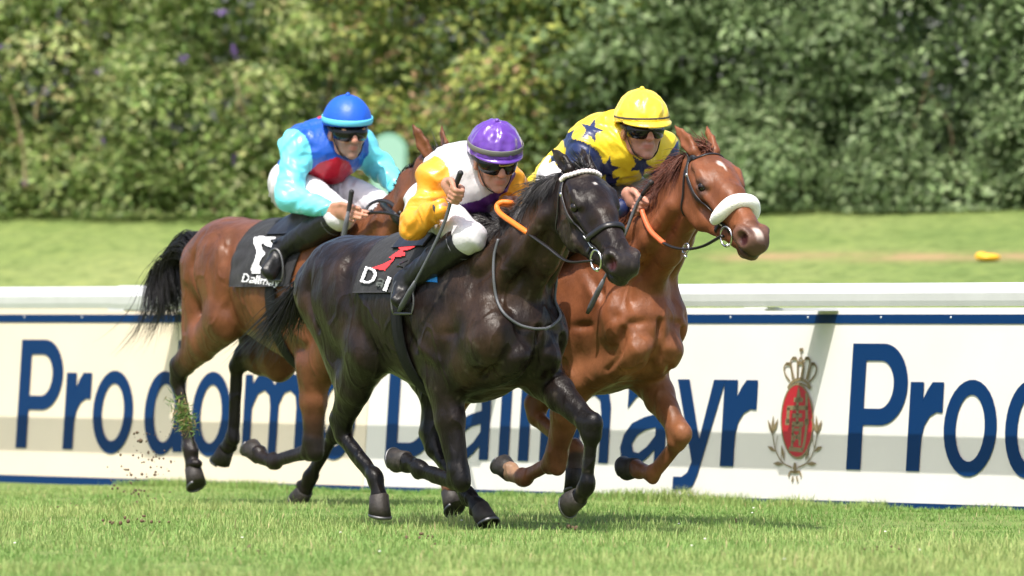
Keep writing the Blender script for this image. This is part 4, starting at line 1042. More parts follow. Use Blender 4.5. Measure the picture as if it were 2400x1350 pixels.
def make_jockey(h, S):
    "S: joints in the horse's frame plus clothing"
    T = h.T; L = h.L
    J = {k: (L(*v) if abs(v[0]) > 3 else np.array(v, float)) for k, v in S['joints'].items()}
    root = empty('person', h.M); tag(root, S['label'], 'jockey', 'jockeys riding the racehorses')
    HR = rotm(*S['head']); hc = J['head']; hs = S.get('hs', 1.06)
    # ---- body: one continuous skin surface
    f = Field(); W = human_head(f, hc, HR, hs)
    nb, pv = J['neck'], J['pelvis']; mid = J.get('mid', (nb + pv) / 2 + V3(-.03, 0, .05)); ch = nb * .62 + mid * .38
    f.ecap(W((-.022, 0, -.05)), nb, (.052, .055), (.062, .062), (0, 1, 0), .03)
    torso = [(pv, (.135, .11)), (mid, (.125, .095)), (ch, (.155, .11)), (nb - (nb - ch) * .15, (.12, .075))]
    for a, b in zip(torso[:-1], torso[1:]): f.ecap(a[0], b[0], a[1], b[1], (0, 1, 0), .05)
    for s_, q in ((1, 'L'), (-1, 'R')):
        sh, el, wr, hp, kn, an, to = (J[n + q] for n in ('sh', 'el', 'wr', 'hip', 'kn', 'an', 'toe'))
        f.ecap(nb, sh, .055, .058, (0, 1, 0), .05); f.ecap(sh, el, .052, .040, (0, 1, 0), .03); f.ecap(el, wr, .042, .027, (0, 1, 0), .02)
        f.ell(hp + V3(-.05, 0, -.0), (.105, .09, .11), None, .05); f.ecap(hp, kn, .088, .058, (0, 1, 0), .04); f.ecap(kn, an, .055, .036, (0, 1, 0), .03)
        hl = an + (an - to) * .35 + V3(0, 0, -.015); f.ecap(hl, to, (.032, .030), (.036, .020), (0, 1, 0), .03)
        G = S['hand' + q]
        if G[0] == 'fist': fist(f, J['grip' + q], G[1], J['grip' + q] - wr, G[2])
        else: open_hand(f, wr, [L(*t) for t in G[1]], np.array(G[2], float), np.array(G[3], float))
    V, Q = f.mesh(.0052, 1)
    q = (V - hc) @ HR / hs; near = np.linalg.norm(q, axis=1) < .19
    c = np.tile(np.array(S.get('skin', (.46, .225, .150))), (len(V), 1)) * (1 + .10 * vnoise(V * 60, 3) + .08 * vnoise(V * 22, 5))[:, None]
    mixc = lambda c, t, k: c + (np.array(k) - c) * t[:, None]
    c = mixc(c, near * sst(.034, .012, np.linalg.norm((q - [.09, 0, -.067]) * [1, .8, 2.2], axis=1)) * .55, (.40, .12, .11))
    c = mixc(c, near * sst(.03, .014, np.linalg.norm(q - [.108, 0, -.03], axis=1)) * .4, (.55, .22, .16))
    c = mixc(c, near * (q[:, 2] < -.045) * sst(.02, .05, q[:, 0]) * sst(.015, .03, np.abs(np.linalg.norm((q - [.10, 0, -.067]) * [1, .8, 2], axis=1))) * S.get('stubble', .25), (.20, .14, .12))
    c = mixc(c, near * sst(.025, .045, q[:, 2]) * sst(.06, .02, q[:, 0]), (.06, .04, .03))
    mesh_np('body', V, Q, M['skin'], root, True, c)
    # ---- silks: jacket, breeches, boots
    def folds(V, N, amp, sc, seed, ax=(1, 1, 1)):
        w_ = np.stack([vnoise(V * 4.5 + 31 * i, seed + i) for i in range(3)], 1) * .12; P_ = V + w_; out = 0.
        for q, (R_, st, k) in enumerate(((rotm(.5, .7), (5, 9, 22), 1.), (rotm(-.6, -.5, .8), (6, 24, 9), .8), (rotm(1.3, .3, .4), (40, 14, 14), .35))):
            a = vnoise((P_ @ R_) * np.array(st) * sc / 10. + 7 * q, seed + 3 * q); out = out + k * (1 - 2.2 * np.abs(a) ** 1.3)
        return V + N * (amp * .6 * out)[:, None]
    jf = Field()
    jf.ecap(pv + (pv - mid) * S.get('hem', .10), mid, (.158, S.get('hem_r', .118)), (.152, .115), (0, 1, 0), .05); jf.ecap(mid, ch, (.152, .115), (.175, .125), (0, 1, 0), .05); jf.ecap(ch, nb - (nb - ch) * .1, (.175, .125), (.13, .085), (0, 1, 0), .05)
    jf.ell((mid + ch) / 2 + V3(.02, 0, -.06), (.17, .145, .12), None, .05)
    for q_ in 'LR':
        sh, el, wr = J['sh' + q_], J['el' + q_], J['wr' + q_]; lo = unit(el - sh)
        jf.ecap(nb - V3(.02, 0, .02), sh, .070, .078, (0, 1, 0), .05); ks = S.get('sl', .92); jf.ecap(sh, el, .074 * ks, .060 * ks, (0, 1, 0), .04)
        jf.ecap(el + unit(wr - el) * .01, el + (wr - el) * .55, .063 * ks, .050 * ks, (0, 1, 0), .03); jf.ecap(el + (wr - el) * .55, wr - unit(wr - el) * .012, .050 * ks, .033, (0, 1, 0), .02)
    V, Q = jf.mesh(.0055, 1); N = vnormals(V, Q); V = folds(V, N, .013, 9, S.get('fseed', 7), (1, 1, .8)); N = vnormals(V, Q)
    cs = S.get('cap_len', .02)
    arm = np.minimum.reduce([np.minimum(seg_dist(V, J['sh' + k] + unit(J['el' + k] - J['sh' + k]) * cs, J['el' + k]) / .072, seg_dist(V, J['el' + k], J['wr' + k]) / .058) for k in 'LR'])
    tk = S.get('tor_k', 1.); tor = np.minimum.reduce([seg_dist(V, pv, mid) / (.15 * tk), seg_dist(V, mid, ch) / (.16 * tk), seg_dist(V, ch, nb) / (.14 * tk), np.minimum(seg_dist(V, nb, nb + (J['shL'] - nb) * .5), seg_dist(V, nb, nb + (J['shR'] - nb) * .5)) / .06])
    sleeve = arm < tor
    uv = np.stack(h.proj_many(V), 1)
    mesh_np('jacket', V, Q, M[S.get('silk', 'silk')], root, True, S['jacket'](V, N, uv, sleeve, J, h))
    bf = Field(); bf.ecap(pv + (mid - pv) * .2, pv, (.13, .10), (.142, .115), (0, 1, 0), .05)
    for k in 'LR':
        hp, kn, an = J['hip' + k], J['kn' + k], J['an' + k]
        bf.ell(hp + V3(-.05, 0, 0), (.116, .098, .120), None, .05); bf.ecap(hp, kn, .092, .061, (0, 1, 0), .04); bf.ecap(kn, kn + (an - kn) * .13, .060, .052, (0, 1, 0), .03)
    V, Q = bf.mesh(.0060, 1); V = folds(V, vnormals(V, Q), .010, 10, 17, (1, 1, 1)); mesh_np('breeches', V, Q, M['breeches'], root)
    for k in 'LR':
        kn, an, to = J['kn' + k], J['an' + k], J['toe' + k]; b = Field(); ax = unit(an - kn)
        b.ecap(kn + (an - kn) * .14, kn + (an - kn) * .5, (.070, .072), (.058, .062), (0, 1, 0), .02); b.ecap(kn + (an - kn) * .5, an, (.062, .066), (.044, .047), (0, 1, 0), .02)
        hl = an + (an - to) * .38 + V3(0, 0, -.02); b.ecap(hl, an, .038, .045, (0, 1, 0), .03); b.ecap(hl, to, (.040, .036), (.044, .026), (0, 1, 0), .03)
        V, Q = b.mesh(.006, 1); V = folds(V, vnormals(V, Q), .003, 18, 27); bo = mesh_np('boot', V, Q, M['boot'], root)
        p = kn + (an - kn) * .16; sd = unit(np.cross(ax, [0, 1, 0])); n2 = np.cross(ax, sd); a = np.linspace(0, 2 * np.pi, 28, endpoint=False)
        MB().tube(p + np.outer(np.cos(a), sd) * .072 + np.outer(np.sin(a), n2) * .070, .0028, 6, closed=True).build('boot_trim', M['grey_trim'], bo)
    # ---- helmet with silk cover
    hm = S['helmet']; nu, nv = 84, 30; ph = np.linspace(0, 2 * np.pi, nu, endpoint=False)
    rim = lambda p: .026 + .012 * np.cos(p) - .045 * (np.cos(p) < 0) * np.cos(p) ** 2 * .6
    rings = []; c0 = np.array([-.008, 0, .032]); rx, ry, rz = .132, .112, .128
    for i in range(nv + 1):
        t = i / nv
        zr = rim(ph); zz = zr + (.032 + rz - zr) * np.sin(t * np.pi / 2) if i else zr
        hgt = np.clip((zz - .032) / rz, -1, 1); k = np.sqrt(np.clip(1 - hgt ** 2, 0, 1)); k = np.where(hgt < 0, 1 - .25 * hgt ** 2, k)
        rings.append(np.stack([c0[0] + rx * k * np.cos(ph), ry * k * np.sin(ph), zz], 1))
    inner = rings[0] * np.array([.93, .93, 1]); V = np.vstack([inner] + rings); n = nv + 2; i = np.arange(n - 1)[:, None]; j = np.arange(nu)[None, :]; j2 = (j + 1) % nu
    F = np.stack(np.broadcast_arrays(i * nu + j, i * nu + j2, (i + 1) * nu + j2, (i + 1) * nu + j), -1).reshape(-1, 4)
    nrm = V - np.array([c0[0], 0, .03]); nrm /= np.linalg.norm(nrm, axis=1, keepdims=True)
    an_ = np.arctan2(V[:, 1], V[:, 0] - c0[0]); wr = hm.get('wrinkle', .0015)
    V = V + nrm * (wr * .5 * np.sin(an_ * 8 + 2.5 * vnoise(V * 20, 3)) * sst(.17, .10, V[:, 2]) + wr * .8 * (.5 - 1.3 * np.abs(vnoise(np.stack([an_ * 3.2, V[:, 2] * 22, an_ * 0], 1), 4))) * sst(.03, .05, V[:, 2]) + wr * .35 * vnoise(V * 70, 6))[:, None]
    hl = mesh_np('helmet', np.array([W(v) for v in V]), F, M[hm['mat']], root)
    bt = MB().ball(W((c0[0], 0, .161)), .011 * hs, HR); bt.build('helmet_button', M[hm['mat']], hl)
    if hm.get('peak'):
        a = np.linspace(-1.15, 1.15, 25); ex = hm['peak'] * np.cos(a / 1.15 * np.pi / 2) ** .7; mb = MB(); z = .036 + .004 * np.cos(a)
        inn = np.stack([c0[0] + (rx - .004) * np.cos(a), (ry - .004) * np.sin(a), z], 1); out = np.stack([c0[0] + (rx + ex) * np.cos(a), (ry + ex * .6) * np.sin(a), z - .35 * ex], 1)
        V = np.vstack([inn, out, inn - [0, 0, .006], out - [0, 0, .006]]); m_ = len(a); i = np.arange(m_ - 1)[:, None]
        F = np.vstack([np.hstack([i, i + m_, i + m_ + 1, i + 1]), np.hstack([i + 2 * m_, i + 2 * m_ + 1, i + 3 * m_ + 1, i + 3 * m_]), np.hstack([i + m_, i + 3 * m_, i + 3 * m_ + 1, i + m_ + 1])])
        mesh_np('peak', np.array([W(v) for v in V]), F, M[hm['mat']], hl)
    a = np.linspace(0, 2 * np.pi, 48, endpoint=False); zb = hm.get('band_z', .060)
    kz = math.sqrt(1 - ((zb - .032) / rz) ** 2)
    P = np.array([W((c0[0] + (rx * kz + .003) * math.cos(q), (ry * kz + .003) * math.sin(q), zb + .004 * math.cos(q))) for q in a])
    MB().tube(P, hm.get('band_w', .010) * hs, 8, True, .22, HR[:, 2]).build('helmet_band', M[hm['band']], hl)
    # ---- goggles
    def visor(z0, z1, rx_, ry_, th, name, m, par, a1=1.22, notch=True):
        a = np.linspace(-a1, a1, 33); V = []
        for z, k in ((z0, 1.), (z0 * .6 + z1 * .4, 1.03), (z1, 1.)):
            zz = np.full(len(a), z)
            if notch and z == z0: zz = zz + .020 * np.exp(-(a / .18) ** 2) + .010 * (np.abs(a) / a1) ** 3
            V.append(np.stack([-.004 + rx_ * k * np.cos(a) ** .8, ry_ * k * np.sin(a), zz], 1))
        n_ = len(a); O = np.vstack(V); I_ = O * np.array([.95, .95, 1]); V = np.vstack([O, I_]); i = np.arange(n_ - 1)[:, None]; Fs = []
        for r in range(2): Fs += [np.hstack([r * n_ + i, r * n_ + i + 1, (r + 1) * n_ + i + 1, (r + 1) * n_ + i])]
        Fs += [np.hstack([i, i + 3 * n_, i + 3 * n_ + 1, i + 1]), np.hstack([2 * n_ + i, 2 * n_ + i + 1, 5 * n_ + i + 1, 5 * n_ + i])]
        return mesh_np(name, np.array([W(v) for v in V]), np.vstack(Fs), m, par)
    gg = visor(-.036, .032, .108, .086, .004, 'goggles', M['lens'], root)
    a = np.linspace(1.1, 2 * np.pi - 1.1, 30); P = np.array([W((-.006 + .104 * math.cos(q), .088 * math.sin(q), -.002 + .018 * (1 - math.cos(q)) * .5)) for q in a])
    MB().tube(P, .011, 6, False, .25, HR[:, 2]).build('goggles_strap', M['strap'], gg)
    if S.get('spare'):
        y0, y1 = S['spare']; a = np.linspace(y0, y1, 14)
        up = np.array([W((-.004 + .114 * math.cos(q), .092 * math.sin(q), .034)) for q in a]); dn = np.array([W((-.004 + .115 * math.cos(q), .093 * math.sin(q), .010)) for q in a[::-1]])
        MB().tube(np.vstack([up, dn]), .0032, 6, True).build('spare_goggle_frame', M[S['spare_mat']], gg)
    # chin strap
    P = [W(p) for p in ((.015, -.085, .03), (.025, -.072, -.04), (.045, -.045, -.105), (.055, 0, -.128), (.045, .045, -.105), (.025, .072, -.04), (.015, .085, .03))]
    MB().tube(spline(P, 6), .0075, 6, False, .3, HR[:, 0]).build('chin_strap', M['strap'], root)
    # collar
    a = np.linspace(0, 2 * np.pi, 26, endpoint=False); ax = unit(W((-.022, 0, -.05)) - nb); sd = np.cross(ax, [0, 1, 0]); p = nb + ax * .045
    MB().tube(p + np.outer(np.cos(a), unit(sd)) * .066 + np.outer(np.sin(a), V3(0, 1, 0)) * .068, .016, 8, True, .7, ax).build('collar', M[S.get('collar', 'breeches')], root)
    for k in 'LR':
        wr, el = J['wr' + k], J['el' + k]; ax = unit(wr - el); s1 = unit(np.cross(ax, [0, 0, 1.])); s2 = np.cross(ax, s1); p = wr - ax * .008
        MB().tube(p + np.outer(np.cos(a), s1) * .033 + np.outer(np.sin(a), s2) * .033, .0065, 8, True, 1.6, ax).build('cuff', M[S['cuff']], root)
    return root, J, f

def whip(h, pts, label, hand=.22):
    P = spline([h.L(*q) for q in pts], 10); n = len(P); root = empty('riding_whip', h.M); tag(root, label, 'whip', 'riding whips in the jockeys\' hands')
    k = int(n * hand); MB().tube(P[:k + 1], np.linspace(.0125, .0105, k + 1), 10).build('grip', M['rubber'], root); MB().ball(P[0], .0135).build('grip_cap', M['rubber'], root)
    MB().tube(P[k:], np.linspace(.0085, .0055, n - k), 8).build('shaft', M['whip_grey'], root)
    e = P[-1]; d = unit(P[-1] - P[-4]); MB().tube([e - d * .16, e - d * .1, e - d * .02, e + d * .015], [.010, .0155, .0155, .010], 8, False, .55, (0, 1, 0)).build('flap', M['whip_grey'], root)

def strap(h, pts, w, off, name, m, parent, th=.0035, closed=False, fld=None, snap=True):
    P = spline(pts, 9); fld = fld or h.f
    P, N = fld.snap(P, off) if snap else (P, fld.grad(P))
    for _ in range(2): P[1:-1] = .5 * P[1:-1] + .25 * (P[:-2] + P[2:])
    T = np.gradient(P, axis=0); T /= np.maximum(np.linalg.norm(T, axis=1, keepdims=True), 1e-9); S = np.cross(T, N); S /= np.maximum(np.linalg.norm(S, axis=1, keepdims=True), 1e-9)
    return MB().tube(P, w / 2, 8, closed, th / w * 2, S).build(name, m, parent)

def bridle(h, label, kind, reins):
    root = empty('bridle', h.M); tag(root, label, 'bridle', 'bridles on the racehorses'); W = h.W; k = h.hsc
    lea = M['leather']
    for y in (1, -1):
        strap(h, [W(p) for p in ((-.03, .0, .078), (-.02, .05 * y, .055), (.02, .082 * y, .015), (.10, .092 * y, -.028), (.22, .084 * y, -.055), (.33, .062 * y, -.065), (.425, .056 * y, -.070))], .024, .006, 'cheekpiece', lea, root)
        strap(h, [W(p) for p in ((.015, .080 * y, .018), (.06, .085 * y, -.07), (.10, .06 * y, -.17), (.115, .0, -.205))], .014, .006, 'throatlash', lea, root)
        a = np.linspace(0, 2 * np.pi, 28, endpoint=False); c = W((.452, .072 * y, -.078)); e1 = h.hR @ unit(V3(1, -.12 * y, 0)); e2 = h.hR @ V3(0, 0, 1)
        ring = MB().tube(c + np.outer(np.cos(a), e1) * .040 * k + np.outer(np.sin(a), e2) * .040 * k, .0048, 8, True).build('bit_ring', M['steel'], root)
        MB().ball(c + h.hR @ V3(.035 * k, .004 * y, -.022 * k), .0095).build('bit_stud', M['steel'], ring)
        MB().ball(W((.07, .096 * y, -.012)), (.010, .005, .010), h.hR).build('buckle', M['steel'], root)
        strap(h, [W((.30, .074 * y, -.062)), W((.345, .064 * y, -.068)), W((.38, .060 * y, -.07))], .010, .011, 'buckle', M['steel'], root)
    brow = [(.010, .083, .020), (.035, .078, .055), (.058, .045, .078), (.066, 0, .088), (.058, -.045, .078), (.035, -.078, .055), (.010, -.083, .020)]
    if kind == 'beads':
        P = spline([W(p) for p in brow], 9); P, N = h.f.snap(P, .012); mb = MB()
        ln = np.concatenate([[0], np.cumsum(np.linalg.norm(np.diff(P, axis=0), axis=1))])
        for s in np.arange(0, ln[-1], .017): mb.ball([np.interp(s, ln, P[:, i]) for i in range(3)], (.0118, .0118, .0105), h.hR, 10, 7)
        mb.build('browband', M['beads'], root)
    else: strap(h, [W(p) for p in brow], .024, .006, 'browband', lea, root)
    if kind == 'fleece':
        P = spline([W(p) for p in ((.345, .078, -.062), (.370, .072, -.010), (.382, .046, .038), (.386, 0, .052), (.382, -.046, .038), (.370, -.072, -.010), (.345, -.078, -.062))], 8)
        n = len(P); r = .031 * k * (1 - .30 * np.abs(np.linspace(-1, 1, n)) ** 6); mb = MB(); mb.tube(P, r, 20); mb.ball(P[0], r[0]); mb.ball(P[-1], r[-1])
        mb.build('fleece_noseband', M['fleece'], root)
    loop = [(.335, .066, -.055), (.365, .056, .0), (.385, .028, .036), (.390, 0, .042), (.385, -.028, .036), (.365, -.056, .0), (.335, -.066, -.055)]
    if kind != 'fleece': strap(h, [W(p) for p in loop], .030, .007, 'noseband', lea, root, .008)
    strap(h, [W(p) for p in ((.335, .066, -.055), (.33, .050, -.115), (.33, 0, -.150), (.33, -.050, -.115), (.335, -.066, -.055))], .020, .006, 'chin_strap', lea, root)
    for nm, m, pts, r, fl in reins:
        P = [np.array(q[1:], float) if q[0] == 'p' else (W(q[1:]) if q[0] == 'w' else h.L(*q)) for q in pts]
        MB().tube(spline(P, 8), r, 8, False, fl).build(nm, M[m], root)
    return root

def decal(h, loops, m, name, parent, off, step=2.2, fld=None):
    "printed shape on the cloth: small facets laid on the cloth surface"
    al = np.vstack([np.array(l) for l in loops]); lo = al.min(0); hi = al.max(0)
    gx = np.arange(lo[0], hi[0] + step, step); gy = np.arange(lo[1], hi[1] + step, step); X, Y = np.meshgrid(gx, gy, indexing='ij')
    C = np.stack([X + step / 2, Y + step / 2], -1).reshape(-1, 2); ins = np.zeros(len(C), bool)
    for l in loops: ins ^= in_poly(C, l)
    ins = ins.reshape(X.shape)[:-1, :-1]; P = h.on(fld or h.trunk, np.stack([X.ravel(), Y.ravel()], 1), off); ny = X.shape[1]
    ij = np.argwhere(ins); a = ij[:, 0] * ny + ij[:, 1]; F = np.stack([a, a + ny, a + ny + 1, a + 1], 1)
    us, inv = np.unique(F, return_inverse=True); return mesh_np(name, P[us], inv.reshape(-1, 4), m, parent)
def text_px(s, x0, y0, x1, y1, hgt, slant=0.):
    "outlines of a word between two baseline points, in photograph coordinates"
    wd = {'D': .78, 'a': .55, 'l': .20, 'm': .86, 'y': .56, 'r': .40}; gap = .10; tot = sum(wd[c] for c in s) + gap * (len(s) - 1); out = []
    ex = np.array([x1 - x0, y1 - y0]); ey = np.array([slant, -hgt]); p = 0.
    for c in s:
        for l in GL[c]: out.append([tuple(np.array([x0, y0]) + ex * (p + wd[c] * q[0]) / tot + ey * q[1]) for q in l])
        p += wd[c] + gap
    return out

def saddle(h, S):
    root = empty('saddlecloth', h.M); tag(root, S['label'], 'saddlecloth', 'saddlecloths under the jockeys'); z0 = 1.0 + S['dz']
    def grid(x0, x1, a0, a1, off, nx=40, na=90, fold=.004, seed=1):
        X, A = np.meshgrid(np.linspace(0, 1, nx), np.radians(np.linspace(a0, a1, na)), indexing='ij')
        fx = lambda A: (np.interp(np.abs(np.degrees(A)), *x0), np.interp(np.abs(np.degrees(A)), *x1)); lo, hi = fx(A); X = lo + (hi - lo) * X
        dr = np.stack([0 * X, -np.sin(A), np.cos(A)], -1); o = np.stack([X, 0 * X, np.full_like(X, z0)], -1)
        P = h.trunk.cast(o + dr * .75, -dr, .75, off); n = vnoise(np.stack([X * 8 + A, A * 3.5, 0 * X], -1), seed) * (.4 + 1.2 * np.abs(A) / 1.6)
        dn = h.trunk.grad(P.reshape(-1, 3)).reshape(P.shape); return P + dn * (np.abs(n) * fold)[..., None], dn
    def sheet(P, dn, name, m, th=.006):
        nx, na = P.shape[:2]; V = np.vstack([P.reshape(-1, 3), (P - dn * th).reshape(-1, 3)]); i = np.arange(nx - 1)[:, None]; j = np.arange(na - 1)[None, :]
        F = np.stack(np.broadcast_arrays(i * na + j, i * na + j + 1, (i + 1) * na + j + 1, (i + 1) * na + j), -1).reshape(-1, 4); b = nx * na
        E = [np.stack([(k * na) + np.arange(na - 1), (k * na) + np.arange(1, na), (k * na) + np.arange(1, na) + b, (k * na) + np.arange(na - 1) + b], 1) for k in (0, nx - 1)]
        E += [np.stack([np.arange(nx - 1) * na + k, np.arange(1, nx) * na + k, np.arange(1, nx) * na + k + b, np.arange(nx - 1) * na + k + b], 1) for k in (0, na - 1)]
        return mesh_np(name, V, [F, F[:, ::-1] + b, np.vstack(E)], m, root)
    P, dn = grid(*S['cloth'], .016, fold=.008, seed=S['seed']); sheet(P, dn, 'cloth', M['cloth_black'])
    if 'pad' in S: P, dn = grid(*S['pad'], .012, fold=0., seed=2); sheet(P, dn, 'saddle_pad', M['pad_blue'])
    P, dn = grid(*S['seat'], .030, fold=.006, seed=4); sheet(P, dn, 'saddle', M['leather'], .02)
    ga = np.radians(np.linspace(80, 280, 60)); x = S['girth']; dr = np.stack([0 * ga, -np.sin(ga), np.cos(ga)], 1); o = np.tile([x, 0, z0 - .04], (60, 1))
    G = h.trunk.cast(o + dr * .75, -dr, .75, .010); MB().tube(G, .045, 8, False, .09, (1, 0, 0)).build('girth', M['girth'], root)
    for l, m, nm in S['decals']: decal(h, l, M[m], nm, root, .0285)
    # stirrup irons and leathers
    for k in 'LR':
        an, to = S['J']['an' + k], S['J']['toe' + k]; y = 1 if k == 'L' else -1; c = an * .45 + to * .55 + V3(0, 0, -.018)
        top = c + V3(0, 0, .12) - (to - an) * .1; tp = h.trunk.snap(np.array([[S['girth'] + .03, y * .25, z0 + .17]]), .03)[0][0]
        MB().tube(spline([tp, tp * .4 + top * .6 + V3(0, .03 * y, 0), top], 6), .012, 6, False, .25, (1, 0, 0)).build('stirrup_leather', M['leather'], root)
        sd = unit(np.cross(to - an, [0, 0, 1.])); a = np.linspace(-.6, np.pi + .6, 20)
        P = c + np.outer(np.cos(a) * .050, sd) + np.outer(np.sin(a) * .098 - .015, V3(0, 0, 1)); MB().tube(np.vstack([P, P[:1]]), .0060, 8).build('stirrup_iron', M['worn_steel'], root)
    return root
def proj_many(s, V):
    q = V @ s.R.T + s.o - CAM; z = q @ FWD; return 1200 + FPX * (q @ RD) / z, 675 - FPX * (q @ CUP) / z
Horse.proj_many = proj_many
M['coat'] = mat('horse_coat', rough=.36, spec=.22, attr=True, veins=(4.2, .0030, (1, 1, .6)), noise=(7, .62, 1.28), bump=[(14, .006, (1, 1, .5)), (60, .002, (1, 1, .35)), (420, .0009, (1, 1, .25))])
M['coat_dark'] = mat('dark_horse_coat', rough=.31, spec=.20, attr=True, veins=(4.2, .0036, (1, 1, .6)), noise=(9, .55, 1.6), bump=[(14, .007, (1, 1, .5)), (55, .0025, (1, 1, .35)), (420, .0009, (1, 1, .25))])
M['black_hair'] = mat('black_horse_hair', (.010, .008, .008), .38, spec=.6)
M['red_hair'] = mat('chestnut_horse_hair', (.11, .030, .014), .5, spec=.4)
M['eye'] = mat('horse_eye', (.008, .005, .004), .08, spec=.5)
M['hoof'] = mat('dark_hoof_horn', (.024, .019, .016), .6, noise=(30, .35, 1.6, (1, 1, .4)), bump=[(60, .003)])
M['worn_steel'] = mat('worn_shoe_steel', (.16, .16, .165), .5, metal=1.)
M['steel'] = mat('polished_steel', (.62, .62, .62), .22, metal=1.)

def muzzle_mask(h, V, x0, x1):
    q = (V - h.hp) @ h.hR / h.hsc
    near = np.linalg.norm(V - h.W((.3, 0, -.04)), axis=1) < .42
    return sst(x0, x1, q[:, 0]) * near, q, near
def coat_points(h, V, T, body, belly, points, muzzle, knee=.62):
    c = np.tile(np.array(body), (len(V), 1))
    mixc = lambda c, t, k: c + (np.array(k) - c) * t[:, None]
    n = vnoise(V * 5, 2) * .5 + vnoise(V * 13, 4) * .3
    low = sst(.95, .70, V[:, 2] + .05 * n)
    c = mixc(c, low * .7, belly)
    if points is not None:
        for key, p in h.J.items():
            hi, lo = (p[1], p[2])
            ax = unit(hi - lo); s_ = (V - lo) @ ax; dd = np.linalg.norm(V - lo - s_[:, None] * ax, axis=1)
            ok = (dd < .13) & (s_ > -.03) & (s_ < np.linalg.norm(hi - lo))
            t = np.where(ok, sst(.30, .03, s_ + .07 * n), 0)
            t = np.maximum(t, sst(.15, .08, np.minimum(seg_dist(V, lo, p[3]), seg_dist(V, p[3], p[5])) + .03 * n))
            c = mixc(c, t, points)
    mm, q, near = muzzle_mask(h, V, .44, .56)
    c = mixc(c, mm * .85, muzzle)
    c = mixc(c, near * sst(.010, .004, np.abs(q[:, 2] + .084 + .05 * (q[:, 0] - .5))) * sst(.42, .47, q[:, 0]) * .75, (.012, .009, .008))
    # nostril lining and eye rims are bare dark skin
    for y in (1, -1):
        c = mixc(c, sst(.034, .020, np.linalg.norm((V - h.W((.560, .056 * y, -.026))), axis=1)), (.035, .010, .010))
        c = mixc(c, sst(.055, .030, np.linalg.norm(V - h.W((.20, .095 * y, .008)), axis=1)) * .7, muzzle)
    return c, q, near, mixc
def coat_black(h, V, T):
    c, q, near, mixc = coat_points(h, V, T, (.0115, .0074, .0062), (.010, .0072, .0066), (.006, .0052, .0052), (.020, .016, .0145))
    nb = vnoise(V * 3.3, 21) * .6 + vnoise(V * 8, 22) * .5; c = mixc(c, sst(.0, .55, nb) * sst(.45, .6, V[:, 2]) * .8, (.034, .0195, .0125))
    du = sst(.35, .75, vnoise(V * 26, 23) * .6 + vnoise(V * 60, 24) * .4 + .5 * vnoise(V * 4, 25)) * sst(.2, .6, V[:, 0]); c = mixc(c, du * .35, (.10, .08, .065))
    c = mixc(c, near * sst(.09, .04, np.linalg.norm((q - [.44, .06, -.03]) * [.6, 1, 1], axis=1)) * .6, (.045, .022, .013))
    c = mixc(c, near * sst(.012, .006, np.linalg.norm((q - [.150, 0, .078]) * [.6, 1, .6], axis=1)), (.6, .56, .52))
    return c
def coat_chestnut(h, V, T):
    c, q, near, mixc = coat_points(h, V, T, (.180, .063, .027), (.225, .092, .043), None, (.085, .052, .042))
    t = near * sst(.018, .010, np.linalg.norm((q - [.150, -.004, .078]) * [.55, 1, .5], axis=1))
    t = np.maximum(t, near * (q[:, 2] > 0) * sst(.008, .003, np.abs(q[:, 1] - .002)) * sst(.14, .16, q[:, 0]) * sst(.21, .18, q[:, 0]))
    t = np.maximum(t, near * (q[:, 2] > -.02) * sst(.022, .012, np.abs(q[:, 1])) * sst(.52, .55, q[:, 0]) * sst(.60, .58, q[:, 0]) * .8)
    c = mixc(c, t, (.62, .50, .44))
    for p in h.J.values(): c = mixc(c, sst(.10, .05, seg_dist(V, p[4], p[5])) * .5, (.10, .05, .035))
    p = h.J['RF']; c = mixc(c, sst(.09, .05, seg_dist(V, p[3] * .3 + p[4] * .7, p[5])) * .55, (.42, .27, .17))
    p = h.J['LH']; c = mixc(c, sst(.07, .05, seg_dist(V, p[4] - unit(p[5] - p[4]) * .03, p[5])) * .8, (.06, .05, .05))
    return c
def coat_bay(h, V, T):
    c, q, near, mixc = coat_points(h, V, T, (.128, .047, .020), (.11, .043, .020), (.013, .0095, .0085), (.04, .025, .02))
    return c

# --- black horse in front
o_black = (0., 0.)
HB = Horse(o_black, 0.)
P_black = dict(mat='coat_dark', hairmat='black_hair', coat=coat_black, seed=3,
    legs=dict(RH=[(-.45, -.15, 1.00), (862, 825, -.19), (790, 1003, -.13), (880, 1118, -.13), (889, 1160, -.13), (890, 1210, -.13)],
              LH=[(-.42, .15, 1.00), (1045, 815, .16), (1008, 1035, .10), (1098, 1162, .10), (1125, 1190, .10), (1146, 1226, .10)],
              RF=[(1150, 800, -.17), (1040, 880, -.16), (1077, 1130, -.15), (983, 1098, -.15), (952, 1080, -.15), (905, 1060, -.15)],
              LF=[(1272, 795, .15), (1262, 870, .15), (1388, 1000, .13), (1376, 1140, .13), (1358, 1165, .13), (1330, 1205, .13)]),
    neck=[(V3(.46, 0, 1.03), (.140, .27)), (V3(.67, 0, 1.125), (.108, .195)), (V3(.87, 0, 1.26), (.088, .142)), (V3(1.02, 0, 1.39), (.072, .122))],
    poll=(1352, 428, 0.), head=(math.radians(-9), math.radians(-33), 0.), hscale=1.07,
    ears=[(-.135, .0, .02), (-.135, -.03, .015)],
    crest=[(.40, 0, 1.32), (.58, 0, 1.34), (.76, 0, 1.43), (.95, 0, 1.52), (1.10, 0, 1.56)],
    mane_dir=lambda u, rg: np.where((rg.random(len(u)) < .86)[:, None], [-.40, -.60, -.50], [-.85, -.35, .0]), mane_len=.125, nmane=1700, mane_up=.03,
    tail=[(752, 628, 0), (728, 650, 0), (706, 680, 0), (684, 718, 0), (660, 742, 0), (640, 756, .03)], tail_spread=.16, tail_w=.045, ntail=1300)
